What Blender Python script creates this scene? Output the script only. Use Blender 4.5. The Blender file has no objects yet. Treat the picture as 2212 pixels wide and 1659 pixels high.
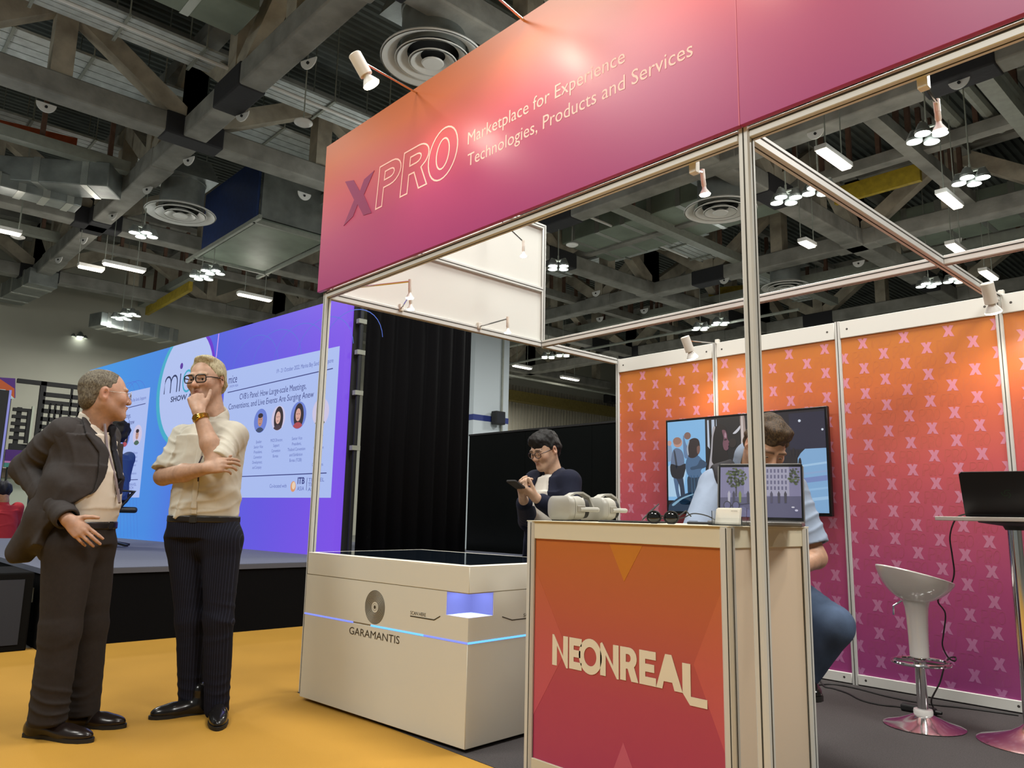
import bpy, bmesh, math, random
import numpy as np
from mathutils import Vector, Matrix
random.seed(7)
PI = math.pi
SC = bpy.context.scene
COL = SC.collection

# ------------------------------------------------------------------ camera
CAM_P = np.array([4.3001, -2.3382, 1.0534])
CAM_F = 1659.33
_yaw, _pit, _rol = (math.radians(a) for a in (-47.398, 9.638, 1.175))
_f0 = np.array([math.sin(_yaw), math.cos(_yaw), 0]); _r0 = np.array([math.cos(_yaw), -math.sin(_yaw), 0]); _up = np.array([0, 0, 1.])
CFW = _f0*math.cos(_pit)+_up*math.sin(_pit); _u2 = -_f0*math.sin(_pit)+_up*math.cos(_pit)
CRT = _r0*math.cos(_rol)+_u2*math.sin(_rol); CUP = -_r0*math.sin(_rol)+_u2*math.cos(_rol)
cam = bpy.data.cameras.new('camera'); cam_ob = bpy.data.objects.new('camera', cam); COL.objects.link(cam_ob)
cam.sensor_width = 36; cam.lens = CAM_F*36/2212; cam.clip_start = .05; cam.clip_end = 300
_m = Matrix([[CRT[i], CUP[i], -CFW[i], CAM_P[i]] for i in range(3)]+[[0, 0, 0, 1]])
cam_ob.matrix_world = _m
SC.camera = cam_ob

# ------------------------------------------------------------------ world, exposure, hall and fill lights
SC.view_settings.view_transform = 'Standard'; SC.view_settings.look = 'None'
SC.view_settings.exposure = -0.15; SC.view_settings.gamma = 1; SC.view_settings.use_curve_mapping = False
W = bpy.data.worlds.new('world'); SC.world = W; W.use_nodes = True
W.node_tree.nodes['Background'].inputs[0].default_value = (.72, .80, .76, 1)
W.node_tree.nodes['Background'].inputs[1].default_value = .26

def lamp(name, kind, loc, energy, color=(1, 1, 1), size=.1, target=None, **kw):
    l = bpy.data.lights.new(name, kind); l.energy = energy; l.color = color
    if kind == 'AREA': l.size = size; l.shape = 'DISK'
    else: l.shadow_soft_size = size
    for k, v in kw.items(): setattr(l, k, v)
    o = bpy.data.objects.new(name, l); COL.objects.link(o); o.location = loc
    if target is not None:
        o.rotation_euler = (Vector(target)-Vector(loc)).to_track_quat('-Z', 'Y').to_euler()
    return o

HALL = (1.0, .99, .93)
for x, y, e, sz in ((3.2, -5.6, 420, 2.2), (-1.2, -4.2, 330, 2.2), (1.6, 1.4, 420, 2.4), (7.6, .6, 620, 2.4), (-9.5, -1.0, 300, 1.2), (-15.0, 4.8, 300, 1.2), (-8.2, 10.6, 380, 1.2), (-1.7, 10.7, 380, 1.2), (-21.5, 4.7, 260, 1.2), (-15.6, 18.2, 420, 1.2), (-8.8, 18.1, 380, 1.2), (5.5, 8.0, 380, 1.2), (-22, 22, 600, 1.2)):
    lamp('overhead_fill_light', 'AREA', (x, y, 6.9), e, HALL, sz, (x, y, 0))  # area lamps standing in for high bays; wide near ones added as fill

for p in ((-5.5, -2.6, 6.6), (-11.5, -3.2, 6.6), (-8.5, 6.0, 6.6), (-2.5, 4.5, 6.6)): lamp('roof_fill_lamp', 'POINT', p, 70, (.95, 1., .98), .25)  # unseen point lamps without fixtures, added to brighten the roof steel

# ------------------------------------------------------------------ helpers
def ray(px, py):
    return CRT*(px-1106)/CAM_F-CUP*(py-829.5)/CAM_F+CFW
def atz(px, py, z): d = ray(px, py); return CAM_P+d*((z-CAM_P[2])/d[2])
def atx(px, py, x): d = ray(px, py); return CAM_P+d*((x-CAM_P[0])/d[0])
def aty(px, py, y): d = ray(px, py); return CAM_P+d*((y-CAM_P[1])/d[1])

def s2l(c):
    return tuple(((v/12.92) if v <= .04045 else ((v+.055)/1.055)**2.4) for v in c)
def hx(h): return s2l(tuple(int(h[i:i+2], 16)/255 for i in (0, 2, 4)))

MATS = {}
def mat(name, col, rough=.6, metal=0., noise=0., nscale=8., bump=0., bscale=60., spec=.5, coat=0., emit=None, estr=0., alpha=1., trans=0., stretch=None):
    if name in MATS: return MATS[name]
    m = bpy.data.materials.new(name); m.use_nodes = True; nt = m.node_tree; b = nt.nodes['Principled BSDF']
    b.inputs['Base Color'].default_value = (*col, 1); b.inputs['Roughness'].default_value = rough; b.inputs['Metallic'].default_value = metal
    b.inputs['Specular IOR Level'].default_value = spec; b.inputs['Coat Weight'].default_value = coat
    b.inputs['Transmission Weight'].default_value = trans
    if alpha < 1: b.inputs['Alpha'].default_value = alpha
    if emit is not None:
        b.inputs['Emission Color'].default_value = (*emit, 1); b.inputs['Emission Strength'].default_value = estr
    if noise or bump:
        tc = nt.nodes.new('ShaderNodeTexCoord'); mp = nt.nodes.new('ShaderNodeMapping'); nt.links.new(tc.outputs['Object'], mp.inputs[0])
        if stretch: mp.inputs['Scale'].default_value = stretch
    if noise:
        n = nt.nodes.new('ShaderNodeTexNoise'); n.inputs['Scale'].default_value = nscale; n.inputs['Detail'].default_value = 5
        nt.links.new(mp.outputs[0], n.inputs['Vector'])
        r = nt.nodes.new('ShaderNodeMapRange'); r.inputs[1].default_value = .3; r.inputs[2].default_value = .7
        r.inputs[3].default_value = 1-noise; r.inputs[4].default_value = 1+noise
        nt.links.new(n.outputs[0], r.inputs[0])
        mx = nt.nodes.new('ShaderNodeVectorMath'); mx.operation = 'SCALE'; mx.inputs[0].default_value = col
        nt.links.new(r.outputs[0], mx.inputs['Scale']); nt.links.new(mx.outputs[0], b.inputs['Base Color'])
    if bump:
        n2 = nt.nodes.new('ShaderNodeTexNoise'); n2.inputs['Scale'].default_value = bscale; n2.inputs['Detail'].default_value = 4
        nt.links.new(mp.outputs[0], n2.inputs['Vector'])
        bp = nt.nodes.new('ShaderNodeBump'); bp.inputs['Strength'].default_value = bump; bp.inputs['Distance'].default_value = .01
        nt.links.new(n2.outputs[0], bp.inputs['Height']); nt.links.new(bp.outputs[0], b.inputs['Normal'])
    MATS[name] = m; return m

def ramp_mat(name, stops, axis=(0, 0, 1), lo=0., hi=1., rough=.4, emit=0., coat=0., spec=.5):
    """colour running along a direction in object space: a printed or displayed gradient"""
    m = bpy.data.materials.new(name); m.use_nodes = True; nt = m.node_tree; b = nt.nodes['Principled BSDF']
    tc = nt.nodes.new('ShaderNodeTexCoord'); dt = nt.nodes.new('ShaderNodeVectorMath'); dt.operation = 'DOT_PRODUCT'; dt.inputs[1].default_value = axis
    nt.links.new(tc.outputs['Object'], dt.inputs[0])
    mr = nt.nodes.new('ShaderNodeMapRange'); mr.inputs[1].default_value = lo; mr.inputs[2].default_value = hi
    nt.links.new(dt.outputs['Value'], mr.inputs[0])
    cr = nt.nodes.new('ShaderNodeValToRGB'); el = cr.color_ramp.elements
    while len(el) < len(stops): el.new(.5)
    for e, (p, c) in zip(el, stops): e.position = p; e.color = (*c, 1)
    nt.links.new(mr.outputs[0], cr.inputs[0])
    b.inputs['Roughness'].default_value = rough; b.inputs['Coat Weight'].default_value = coat; b.inputs['Specular IOR Level'].default_value = spec
    if emit:
        b.inputs['Base Color'].default_value = (.01, .01, .01, 1); nt.links.new(cr.outputs[0], b.inputs['Emission Color']); b.inputs['Emission Strength'].default_value = emit
    else: nt.links.new(cr.outputs[0], b.inputs['Base Color'])
    MATS[name] = m; return m

def emat(name, col, s=1.): return mat(name, (.02, .02, .02), .5, emit=col, estr=s)

class MB:
    """collects shapes and links them as one mesh object"""
    def __init__(s): s.v = []; s.f = []
    def add(s, vs, fs):
        o = len(s.v); s.v += [tuple(float(c) for c in p) for p in vs]; s.f += [tuple(o+i for i in f) for f in fs]; return s
    def box(s, x0, x1, y0, y1, z0, z1):
        return s.add([(x0, y0, z0), (x1, y0, z0), (x1, y1, z0), (x0, y1, z0), (x0, y0, z1), (x1, y0, z1), (x1, y1, z1), (x0, y1, z1)],
                     [(3, 2, 1, 0), (4, 5, 6, 7), (0, 1, 5, 4), (1, 2, 6, 5), (2, 3, 7, 6), (3, 0, 4, 7)])
    def bar(s, a, b, w, h, up=(0, 0, 1)):
        a = Vector(a); b = Vector(b); d = (b-a).normalized(); up = Vector(up)
        if abs(d.dot(up)) > .98: up = Vector((1, 0, 0))
        x = d.cross(up).normalized(); y = x.cross(d)
        vs = [p+x*sx*w/2+y*sy*h/2 for p in (a, b) for sx, sy in ((-1, -1), (1, -1), (1, 1), (-1, 1))]
        return s.add(vs, [(0, 1, 2, 3), (7, 6, 5, 4), (0, 4, 5, 1), (1, 5, 6, 2), (2, 6, 7, 3), (3, 7, 4, 0)])
    def tube(s, pts, r, n=10, cap=True, closed=False):
        pts = [Vector(p) for p in pts]; m = len(pts); rs = r if isinstance(r, (list, tuple)) else [r]*m
        vs = []; prev = None
        for i, p in enumerate(pts):
            if closed: d = (pts[(i+1) % m]-pts[i-1]).normalized()
            else: d = (pts[min(i+1, m-1)]-pts[max(i-1, 0)]).normalized()
            if prev is None:
                ref = Vector((0, 0, 1)) if abs(d.z) < .9 else Vector((1, 0, 0)); x = d.cross(ref).normalized()
            else: x = (prev-d*prev.dot(d)).normalized()
            prev = x; y = d.cross(x)
            vs += [p+(x*math.cos(2*PI*k/n)+y*math.sin(2*PI*k/n))*rs[i] for k in range(n)]
        fs = []
        for i in range(m if closed else m-1):
            a = i*n; b = ((i+1) % m)*n
            fs += [(a+k, a+(k+1) % n, b+(k+1) % n, b+k) for k in range(n)]
        if cap and not closed: fs += [tuple(range(n))[::-1], tuple((m-1)*n+k for k in range(n))]
        return s.add(vs, fs)
    def lathe(s, prof, c=(0, 0, 0), n=32, axis=None, closed=False):
        """profile (radius, height) turned about a vertical (or given) axis through c"""
        c = Vector(c); z = Vector((0, 0, 1) if axis is None else axis).normalized(); x = z.orthogonal().normalized(); y = z.cross(x)
        vs = []
        for r, h in prof: vs += [c+z*h+(x*math.cos(2*PI*k/n)+y*math.sin(2*PI*k/n))*max(r, 1e-4) for k in range(n)]
        fs = []; m = len(prof)
        for i in range(m if closed else m-1):
            j = (i+1) % m; fs += [(i*n+k, i*n+(k+1) % n, j*n+(k+1) % n, j*n+k) for k in range(n)]
        return s.add(vs, fs)
    def prism(s, poly, O, U, V, t):
        """2-D outline raised by t along U x V"""
        O = Vector(O); U = Vector(U); V = Vector(V); N = U.cross(V).normalized(); n = len(poly)
        a = [O+U*p[0]+V*p[1] for p in poly]; b = [p+N*t for p in a]
        return s.add(a+b, [tuple(range(n))[::-1], tuple(range(n, 2*n))]+[(i, (i+1) % n, n+(i+1) % n, n+i) for i in range(n)])
    def ell(s, c, r, n=16, m=10, R=None):
        c = Vector(c); vs = []; fs = []
        for i in range(m+1):
            t = PI*i/m
            for k in range(n):
                p = Vector((r[0]*math.sin(t)*math.cos(2*PI*k/n), r[1]*math.sin(t)*math.sin(2*PI*k/n), r[2]*math.cos(t)))
                vs.append(c+(R @ p if R is not None else p))
        for i in range(m): fs += [(i*n+k, (i+1)*n+k, (i+1)*n+(k+1) % n, i*n+(k+1) % n) for k in range(n)]
        return s.add(vs, fs)
    def strokes(s, lines, O, U, V, w, t=.001):
        """flat pen strokes of width w: polylines in the plane of U and V"""
        for ln in lines:
            closed = len(ln) > 2 and ln[0] == ln[-1]
            P = [np.array(p, float) for p in (ln[:-1] if closed else ln)]; P = [p for i, p in enumerate(P) if i == 0 or np.abs(p-P[i-1]).max() > 1e-7]; m = len(P); L = []; R = []
            for i in range(m):
                a = P[(i-1) % m] if (closed or i) else P[i]; b = P[(i+1) % m] if (closed or i < m-1) else P[i]
                d1 = P[i]-a; d2 = b-P[i]
                d1 = d1/np.linalg.norm(d1) if np.linalg.norm(d1) > 1e-9 else None; d2 = d2/np.linalg.norm(d2) if np.linalg.norm(d2) > 1e-9 else None
                if d1 is None: d1 = d2
                if d2 is None: d2 = d1
                nn = np.array([-(d1+d2)[1], (d1+d2)[0]]); nn = nn/max(np.linalg.norm(nn), 1e-9)
                k = w/2/max(.45, abs(nn @ np.array([-d1[1], d1[0]])))
                L.append(P[i]+nn*k); R.append(P[i]-nn*k)
            O_ = Vector(O); U_ = Vector(U); V_ = Vector(V); N = U_.cross(V_).normalized()*t
            vs = [O_+U_*p[0]+V_*p[1]+N for p in L+R]
            s.add(vs, [(m+i, m+(i+1) % m, (i+1) % m, i) for i in range(m if closed else m-1)])
        return s
    def build(s, name, m, parent=None, smooth=30, bevel=0., seg=2):
        me = bpy.data.meshes.new(name); me.from_pydata(s.v, [], s.f); me.update()
        o = bpy.data.objects.new(name, me); COL.objects.link(o)
        for mm in (m if isinstance(m, (list, tuple)) else [m]): me.materials.append(mm)
        if smooth:
            me.polygons.foreach_set('use_smooth', [True]*len(me.polygons)); me.set_sharp_from_angle(angle=math.radians(smooth))
        if parent is not None: o.parent = parent
        if bevel:
            b = o.modifiers.new('edge', 'BEVEL'); b.width = bevel; b.segments = seg; b.limit_method = 'ANGLE'; b.angle_limit = .6
        return o

def tag(o, label=None, cat=None, group=None, kind=None):
    for k, v in (('label', label), ('category', cat), ('group', group), ('kind', kind)):
        if v: o[k] = v
    return o
def thing(name, label, cat, loc=(0, 0, 0), group=None, rz=0.):
    o = bpy.data.objects.new(name, None); COL.objects.link(o); o.location = loc; o.rotation_euler = (0, 0, rz); o.empty_display_size = .05
    return tag(o, label, cat, group)
def dup(root, loc, rz=None, label=None, group=None):
    r = root.copy(); COL.objects.link(r); r.location = loc
    if rz is not None: r.rotation_euler = (0, 0, rz)
    if label: r['label'] = label
    if group: r['group'] = group
    for ch in list(root.children):
        c = ch.copy(); COL.objects.link(c); c.parent = r
        for g in ch.children: d = g.copy(); COL.objects.link(d); d.parent = c
    return r

def put_words(parent, name, m, txt, O, U, V, width, height, t=.001, align='l'):
    """one line of lettering, each word its own part"""
    v, f = text_geo(txt); x0, x1 = v[:, 0].min(), v[:, 0].max(); k = width/(x1-x0); kz = height/.69
    fx = sorted((min(v[i, 0] for i in q), max(v[i, 0] for i in q), q) for q in f); groups = []; end = -9
    for a, b, q in fx:
        if a-end > .13: groups.append([])
        groups[-1].append(q); end = max(end, b)
    O = Vector(O); U = Vector(U); V = Vector(V); N = U.cross(V).normalized()*t; off = x0 if align == 'l' else (x0+x1)/2
    for g in groups:
        ids = sorted({i for q in g for i in q}); mp = {i: n for n, i in enumerate(ids)}
        MB().add([O+U*((v[i, 0]-off)*k)+V*(v[i, 1]*kz)+N for i in ids], [tuple(mp[i] for i in q) for q in g]).build(name, m, parent, smooth=0)
_tc = {}
def text_geo(txt, bold=0., shear=0.):
    key = (txt, bold, shear)
    if key not in _tc:
        cu = bpy.data.curves.new('t', 'FONT'); cu.body = txt; cu.size = 1; cu.offset = bold; cu.shear = shear; cu.resolution_u = 3
        ob = bpy.data.objects.new('t', cu); me = bpy.data.meshes.new_from_object(ob)
        _tc[key] = (np.array([v.co for v in me.vertices]).reshape(-1, 3), [tuple(p.vertices) for p in me.polygons])
        bpy.data.objects.remove(ob); bpy.data.curves.remove(cu); bpy.data.meshes.remove(me)
    return _tc[key]
def put_text(mb, txt, O, U, V, width=None, height=None, align='l', bold=0., shear=0., t=.001):
    """lettering with its baseline start (or centre) at O; height is the cap height"""
    v, f = text_geo(txt, bold, shear)
    if not len(v): return
    x0, x1 = v[:, 0].min(), v[:, 0].max(); cap = .69
    sy = (height/cap) if height else width/(x1-x0); sx = (width/(x1-x0)) if width else sy
    off = {'l': x0, 'c': (x0+x1)/2, 'r': x1}[align]
    O = Vector(O); U = Vector(U); V = Vector(V); N = U.cross(V).normalized()*t
    mb.add([O+U*((p[0]-off)*sx)+V*(p[1]*sy)+N for p in v], f)
# ------------------------------------------------------------------ the hall
ST = lambda o: tag(o, kind='structure')
M_STEEL = mat('fireproofed steel', hx('86857e'), .85, noise=.28, nscale=2.2, bump=.5, bscale=14)
M_DIAG = mat('sprayed steel brace', hx('a59d8c'), .85, noise=.25, nscale=3, bump=.4, bscale=18)
M_WRAP = mat('black wrap', (.018, .018, .021), .8, bump=.5, bscale=12)
M_DECK = mat('roof deck', hx('656b66'), .8, noise=.3, nscale=1.2)
M_GALV = mat('galvanised sheet', hx('8b908d'), .38, metal=.5, noise=.22, nscale=3, bump=.15, bscale=20)
M_DUCT = mat('dull duct sheet', hx('7f8a7c'), .55, metal=.15, noise=.2, nscale=1.5)
M_TRAY = mat('tray metal', hx('c2c8c6'), .5, metal=.2, noise=.15, nscale=6)
M_TAPE = mat('foil tape', hx('c3c6c0'), .3, metal=.8, bump=.4, bscale=40)
M_PIPE = mat('pipe grey', hx('8f9389'), .5, noise=.1)
M_WHITE = mat('white enamel', hx('dcdcd8'), .45)
M_TUBE = emat('tube glow', (1., .88, .72), 9.)
M_BAY = emat('bay glow', (.93, 1., .9), 16.)
M_ORANGE = mat('orange steel', hx('a8481a'), .6, noise=.2)
M_YELL = mat('yellow steel', hx('a08a20'), .6, noise=.2)
M_BLUE = mat('blue sheet', hx('1f3566'), .5, noise=.15)
M_RUST = mat('brown primer', hx('6b5143'), .7, noise=.2)
M_BLACK = mat('matt black', (.012, .012, .013), .7)

# floor, carpet, walls
fl = MB().add([(-30, -10, 0), (16, -10, 0), (16, 40, 0), (-30, 40, 0)], [(0, 1, 2, 3)]).build('floor', mat('hall concrete', hx('7c7d78'), .8, noise=.1, nscale=.9)); ST(fl)
ac = MB().add([(x, y, .004) for x, y in ((-2.5, -9.5), (9, -9.5), (9, -.036), (-.01, -.036), (-.01, 12), (-2.5, 12))], [(0, 1, 2, 3, 4, 5)]).build('aisle_carpet', mat('yellow aisle carpet', hx('ae8232'), .85, noise=.09, nscale=.9, bump=.25, bscale=260, spec=.25))
tag(ac, 'mustard yellow aisle carpet the two standing men stand on', 'carpet')
bc = MB().box(-.0, 5.2, -.035, 3.0, .0, .006).build('booth_carpet', mat('charcoal needle carpet', hx('4c4848'), .95, noise=.22, nscale=190, bump=.5, bscale=300, spec=.1))
tag(bc, 'dark charcoal needle carpet covering the floor inside the booth', 'carpet')
dk = MB()
for i in range(230):
    x = -27.5+i*.19; dk.add([(x, -9, 11), (x+.08, -9, 11), (x+.1, -9, 10.93), (x+.17, -9, 10.93), (x+.19, -9, 11), (x, 40, 11), (x+.08, 40, 11), (x+.1, 40, 10.93), (x+.17, 40, 10.93), (x+.19, 40, 11)], [(j, j+1, j+6, j+5) for j in range(4)])
ST(dk.build('ceiling', M_DECK, smooth=0))
M_WALL = mat('hall wall paint', hx('b9b8aa'), .8, noise=.05, nscale=.7)
ST(MB().box(-26.4, -26, -10, 40, 0, 11).build('wall_left', M_WALL))
M_WALL2 = mat('far wall paint', hx('6f6e66'), .85)
ST(MB().box(-26, 16, 40, 40.4, 0, 11).build('wall_back', M_WALL2)); ST(MB().box(16, 16.4, -10, 40, 0, 11).build('wall_right', M_WALL2))
M_RIB = mat('ribbed wall sheet', hx('b5ae9c'), .7, noise=.06, nscale=1)
rb = MB()
for i in range(46): rb.box(-25.98, -25.9, 25.3+i*.24, 25.42+i*.24, 0, 8)
o = ST(rb.build('wall_cladding', M_RIB)); o.name = 'wall_cladding'
yb = MB().box(-25.9, -25.4, 24.5, 36.5, 7.05, 7.6).build('wall_beam', mat('ochre beam', hx('8f7f45'), .7, noise=.15)); ST(yb)
gb = MB().box(-25.9, -25.6, 25, 31, 4.6, 4.95).build('wall_rail', M_PIPE); ST(gb)

# white column with a blue band and a loudspeaker
cp = MB().box(-14.9, -14, 12.88, 14.35, 0, 11).build('column', mat('white column paint', hx('c9d3da'), .7)); ST(cp)
ST(MB().box(-14.91, -13.99, 12.87, 14.36, 3.94, 4.12).build('column_band', mat('navy band', hx('27377f'), .6)))
ST(MB().box(-14.0, -13.94, 14.0, 14.06, 3.0, 9).build('column_conduit', M_PIPE))
sp = thing('wall_loudspeaker', 'black wall loudspeaker bracketed on the white column below its blue band', 'speaker', (-13.9, 13.75, 3.85))
MB().box(-.02, .22, -.2, .2, 0, .42).build('cabinet', M_BLACK, sp, bevel=.02); MB().bar((-.1, 0, .2), (0, 0, .2), .06, .06).build('bracket', M_PIPE, sp)
MB().box(.22, .228, -.17, .17, .04, .38).build('grille', mat('speaker cloth', (.02, .022, .03), .9), sp)
# far projector on the ochre beam
p = atx(1322, 862, -24.6)
o = MB().box(-.3, .3, -.45, .45, -.25, .25).build('projector_body', M_BLACK, bevel=.05); o.location = p; o.name = 'wall_projector'; tag(o, 'black projector hung by the ochre wall beam beside the booth corner', 'projector')

# trusses: bottom chord, top chord, uprights and braces
def truss(axis, c, a0, a1, nodes, z=8.0, label=None):
    r = thing('roof_beam', None, None); r['kind'] = 'structure'
    pt = (lambda s, zz: (s, c, zz)) if axis == 'x' else (lambda s, zz: (c, s, zz))
    MB().bar(pt(a0, z+.2), pt(a1, z+.2), .44, .4).build('bottom_chord', M_STEEL, r, bevel=.03)
    MB().bar(pt(a0, z+1.95), pt(a1, z+1.95), .36, .3).build('top_chord', M_STEEL, r)
    for i, s in enumerate(nodes):
        MB().bar(pt(s, z+.4), pt(s, z+1.85), .34, .34).build('upright', M_DIAG, r)
        if i+1 < len(nodes):
            t = nodes[i+1]
            a, b = (s, t) if i % 2 == 0 else (t, s)
            m = MB().bar(pt(a+(.12 if b > a else -.12), z+.4), pt(b, z+1.85), .3, .34)
            o2 = .13
            m.build('brace', M_DIAG, r)
        if i % 2 == 0:
            MB().bar(pt(s-.55, z+.2), pt(s+.55, z+.2), .48, .44).build('wrap', M_WRAP if i % 4 == 0 else M_STEEL, r, bevel=.03)
    return r
ynodes = [-6.4, -4.2, -2.0, .12, 2.42, 5.15, 7.8, 10.46, 12.65, 14.8, 17.0, 19.3, 21.7, 24.0, 26.5, 29]
for X in (-23, -16.6, -10.2, -3.65, 2.9): truss('y', X, -7, 30, ynodes)
xn = [-25.2, -23, -20.9, -18.7, -16.6, -14.4, -12.3, -10.2, -8.0, -5.8, -3.65, -1.4, .8, 2.9, 5.1, 7.3]
for Y in (2.42, 10.46, 17.0, 24.0): truss('x', Y, -26, 9, xn)
# secondary joists with brown lattice
def joist(axis, c, a0, a1, z, lattice=False):
    pt = (lambda s, zz, off=0: (s, c+off, zz)) if axis == 'x' else (lambda s, zz, off=0: (c+off, s, zz))
    r = thing('roof_beam', None, None); r['kind'] = 'structure'
    MB().bar(pt(a0, z+.12), pt(a1, z+.12), .26, .24).build('bottom_chord', M_PIPE if not lattice else M_STEEL, r)
    MB().bar(pt(a0, z+1.3), pt(a1, z+1.3), .2, .16).build('top_chord', M_STEEL, r)
    s = a0
    while s < a1:
        MB().bar(pt(s, z+.2), pt(s, z+1.3), .09, .09).build('upright', M_RUST, r); s += .62 if lattice else 1.3
for X, a0, a1, lat in ((-.95, 10.7, 16.8, True), (-7.0, 10.7, 23, False), (-13.4, -6, 2.2, False), (-19.6, 2.6, 16.8, True), (-13.4, 10.7, 23, True), (.9, 10.7, 23, False), (-19.6, -6, 2.2, False)): joist('y', X, a0, a1, 8.35, lat)
for Y, a0, a1, lat in ((6.4, -26, -3.8, False), (13.7, -16, 8, True), (20.5, -23, 8, False)): joist('x', Y, a0, a1, 8.5, lat)

# air diffusers: square hood, drum and rings
def diffuser(label, p, r, hood=True):
    t = thing('ceiling_diffuser', label, 'air vent', p, 'round ceiling diffusers'); k = r/.8
    MB().lathe([(.80, 0), (.81, .02), (.80, .04), (.57, .16), (.56, .14), (.60, .10), (.78, .0)], n=48).build('rim', M_WHITE, t)
    for nm, a, z in (('cone', .58, -.01), ('cone', .37, -.035)):
        MB().lathe([(a, z), (a+.008, z+.015), (a-.01, z+.03), (a-.17, z+.13), (a-.18, z+.12), (a-.15, z+.09), (a-.03, z)], n=40).build(nm, M_WHITE, t)
    MB().lathe([(.001, -.055), (.16, -.055), (.175, -.035), (.03, .06)], n=24).build('centre_cap', M_WHITE, t)
    MB().lathe([(.50, .09), (.50, .75), (.52, .76), (.52, .8)], n=40).build('drum', M_GALV, t)
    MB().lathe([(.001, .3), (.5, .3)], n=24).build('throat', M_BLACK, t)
    if hood: MB().add([(-.62, -.62, .8), (.62, -.62, .8), (.62, .62, .8), (-.62, .62, .8), (-.35, -.5, 1.35), (.35, -.5, 1.35), (.35, .5, 1.35), (-.35, .5, 1.35)], [(3, 2, 1, 0), (4, 5, 6, 7), (0, 1, 5, 4), (1, 2, 6, 5), (2, 3, 7, 6), (3, 0, 4, 7)]).build('hood', M_GALV, t)
    for ch in t.children: ch.scale = (k, k, k)
    return t
for lab, px, py, z, r in (('round white ceiling diffuser under a square hood above the stage screen', 390, 463, 7.6, .75),
                          ('large white ring diffuser half hidden by the top edge of the orange fascia', 935, 132, 7.6, .76),
                          ('round white diffuser just beside the top of the thick booth pillar', 1556, 456, 7.6, .76),
                          ('small far diffuser cut by the white cross beam right of the pillar', 1697, 622, 7.6, .66),
                          ('most distant round diffuser at the left edge above the pale hall wall', 28, 708, 7.3, .85)):
    diffuser(lab, atz(px, py, z), r)

# ducts
def duct(label, a, b, w, h, m=None, seams=4):
    t = thing('air_duct', label, 'duct', (0, 0, 0), 'ceiling air ducts'); a = Vector(a); b = Vector(b)
    MB().bar(a, b, w, h).build('duct_body', m or M_DUCT, t, bevel=.02)
    for i in range(seams):
        q = a.lerp(b, (i+.5)/seams); e = (b-a).normalized()*.07
        MB().bar(q-e, q+e, w+.02, h+.02).build('seam_band', M_TAPE, t)
    return t
duct('wide flat duct with foil bands behind the fascia beside the pillar', (-9.95, 13.6, 8.9), (-3.9, 13.6, 8.9), 2.1, .7, seams=7)
duct('silver rectangular duct at the far left edge below the orange beam', atz(-60, 372, 8.1), atz(250, 392, 8.1), .75, .55, M_GALV, 3)
duct('stepped silver duct piece running down from the left edge', atz(-40, 385, 7.8), atz(170, 440, 7.8), .55, .3, M_GALV, 4)
duct('dark flat duct crossing above the top left truss', (-6.95, -3, 9.0), (-6.95, 2.05, 9.0), .9, .5, M_DUCT, 3)
duct('low grey duct beside the vent far left over the stage', atz(95, 600, 7.9), atz(20, 640, 7.9), .8, .5, M_GALV, 3)
duct('crumpled pale duct hanging low above the screen logo', atz(205, 690, 7.0), atz(372, 728, 7.0), .7, .45, M_GALV, 5)
duct('green grey duct behind the white cross beam at right', (-3.3, 19, 8.9), (.8, 19, 8.9), 1.7, .6, seams=5)
# silver conditioning box with a blue side
t = thing('air_handler', 'air handling box with a blue side wall and pale underside panel', 'air handler', (0, 0, 0))
MB().box(-15.7, -12.2, 4.75, 6.5, 7.62, 7.72).build('underside_panel', M_DUCT, t); MB().box(-15.6, -12.3, 4.72, 4.78, 7.75, 9.3).build('blue_side', M_BLUE, t)
MB().box(-12.3, -12.2, 4.8, 6.4, 7.75, 9.1).build('side_panel', M_GALV, t)
fr = MB()
for x in (-15.75, -12.15): fr.bar((x, 4.6, 7.6), (x, 6.7, 7.6), .07, .1)
for y in (4.62, 6.6): fr.bar((-16.3, y, 7.6), (-11.8, y, 7.6), .07, .1)
fr.build('frame', M_PIPE, t)

# cable trays
def tray(label, axis, c0, c1, a0, a1, z, n=4):
    t = thing('cable_tray', label, 'cable tray', (0, 0, 0), 'hanging cable trays'); m = MB(); w = (c1-c0)/n
    B = (lambda mb, a, b, c, d, e, f: mb.box(a, b, c, d, e, f)) if axis == 'x' else (lambda mb, a, b, c, d, e, f: mb.box(c, d, a, b, e, f))
    for i in range(n): B(m, a0, a1, c0+i*w+.012, c0+(i+1)*w-.012, z, z+.05)
    s = a0+.4
    while s < a1:
        h = MB(); B(h, s, s+.05, c0-.1, c1+.1, z-.04, z-.01)
        for c in (c0-.08, c1+.07): B(h, s+.01, s+.03, c, c+.02, z-.04, z+1.6)
        h.build('hanger', M_PIPE, t); s += 1.25
    m.build('tray_run', M_TRAY, t); return t
tray('pale cable tray slanting across the top left between two trusses', 'y', -9.15, -8.4, -6, 9.5, 8.95, 5)
tray('cable tray partly hidden behind the far left truss brace', 'y', -11.6, -10.55, -6, 6, 9.2, 4)
tray('long cable tray seen through the booth opening beside the wide duct', 'y', -8.3, -7.55, 14.8, 23, 8.7, 4)
tray('cable tray crossing beyond the booth opening near the white header wall', 'x', 15.0, 15.7, -13, -7.2, 8.95, 4)
tray('far cable tray above the right end of the orange wall', 'y', 1.3, 2.0, 8, 23, 8.8, 4)
tray('narrow cable tray beside the blue air handler', 'y', -14.9, -14.3, -5, 4.5, 9.3, 3)

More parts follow.
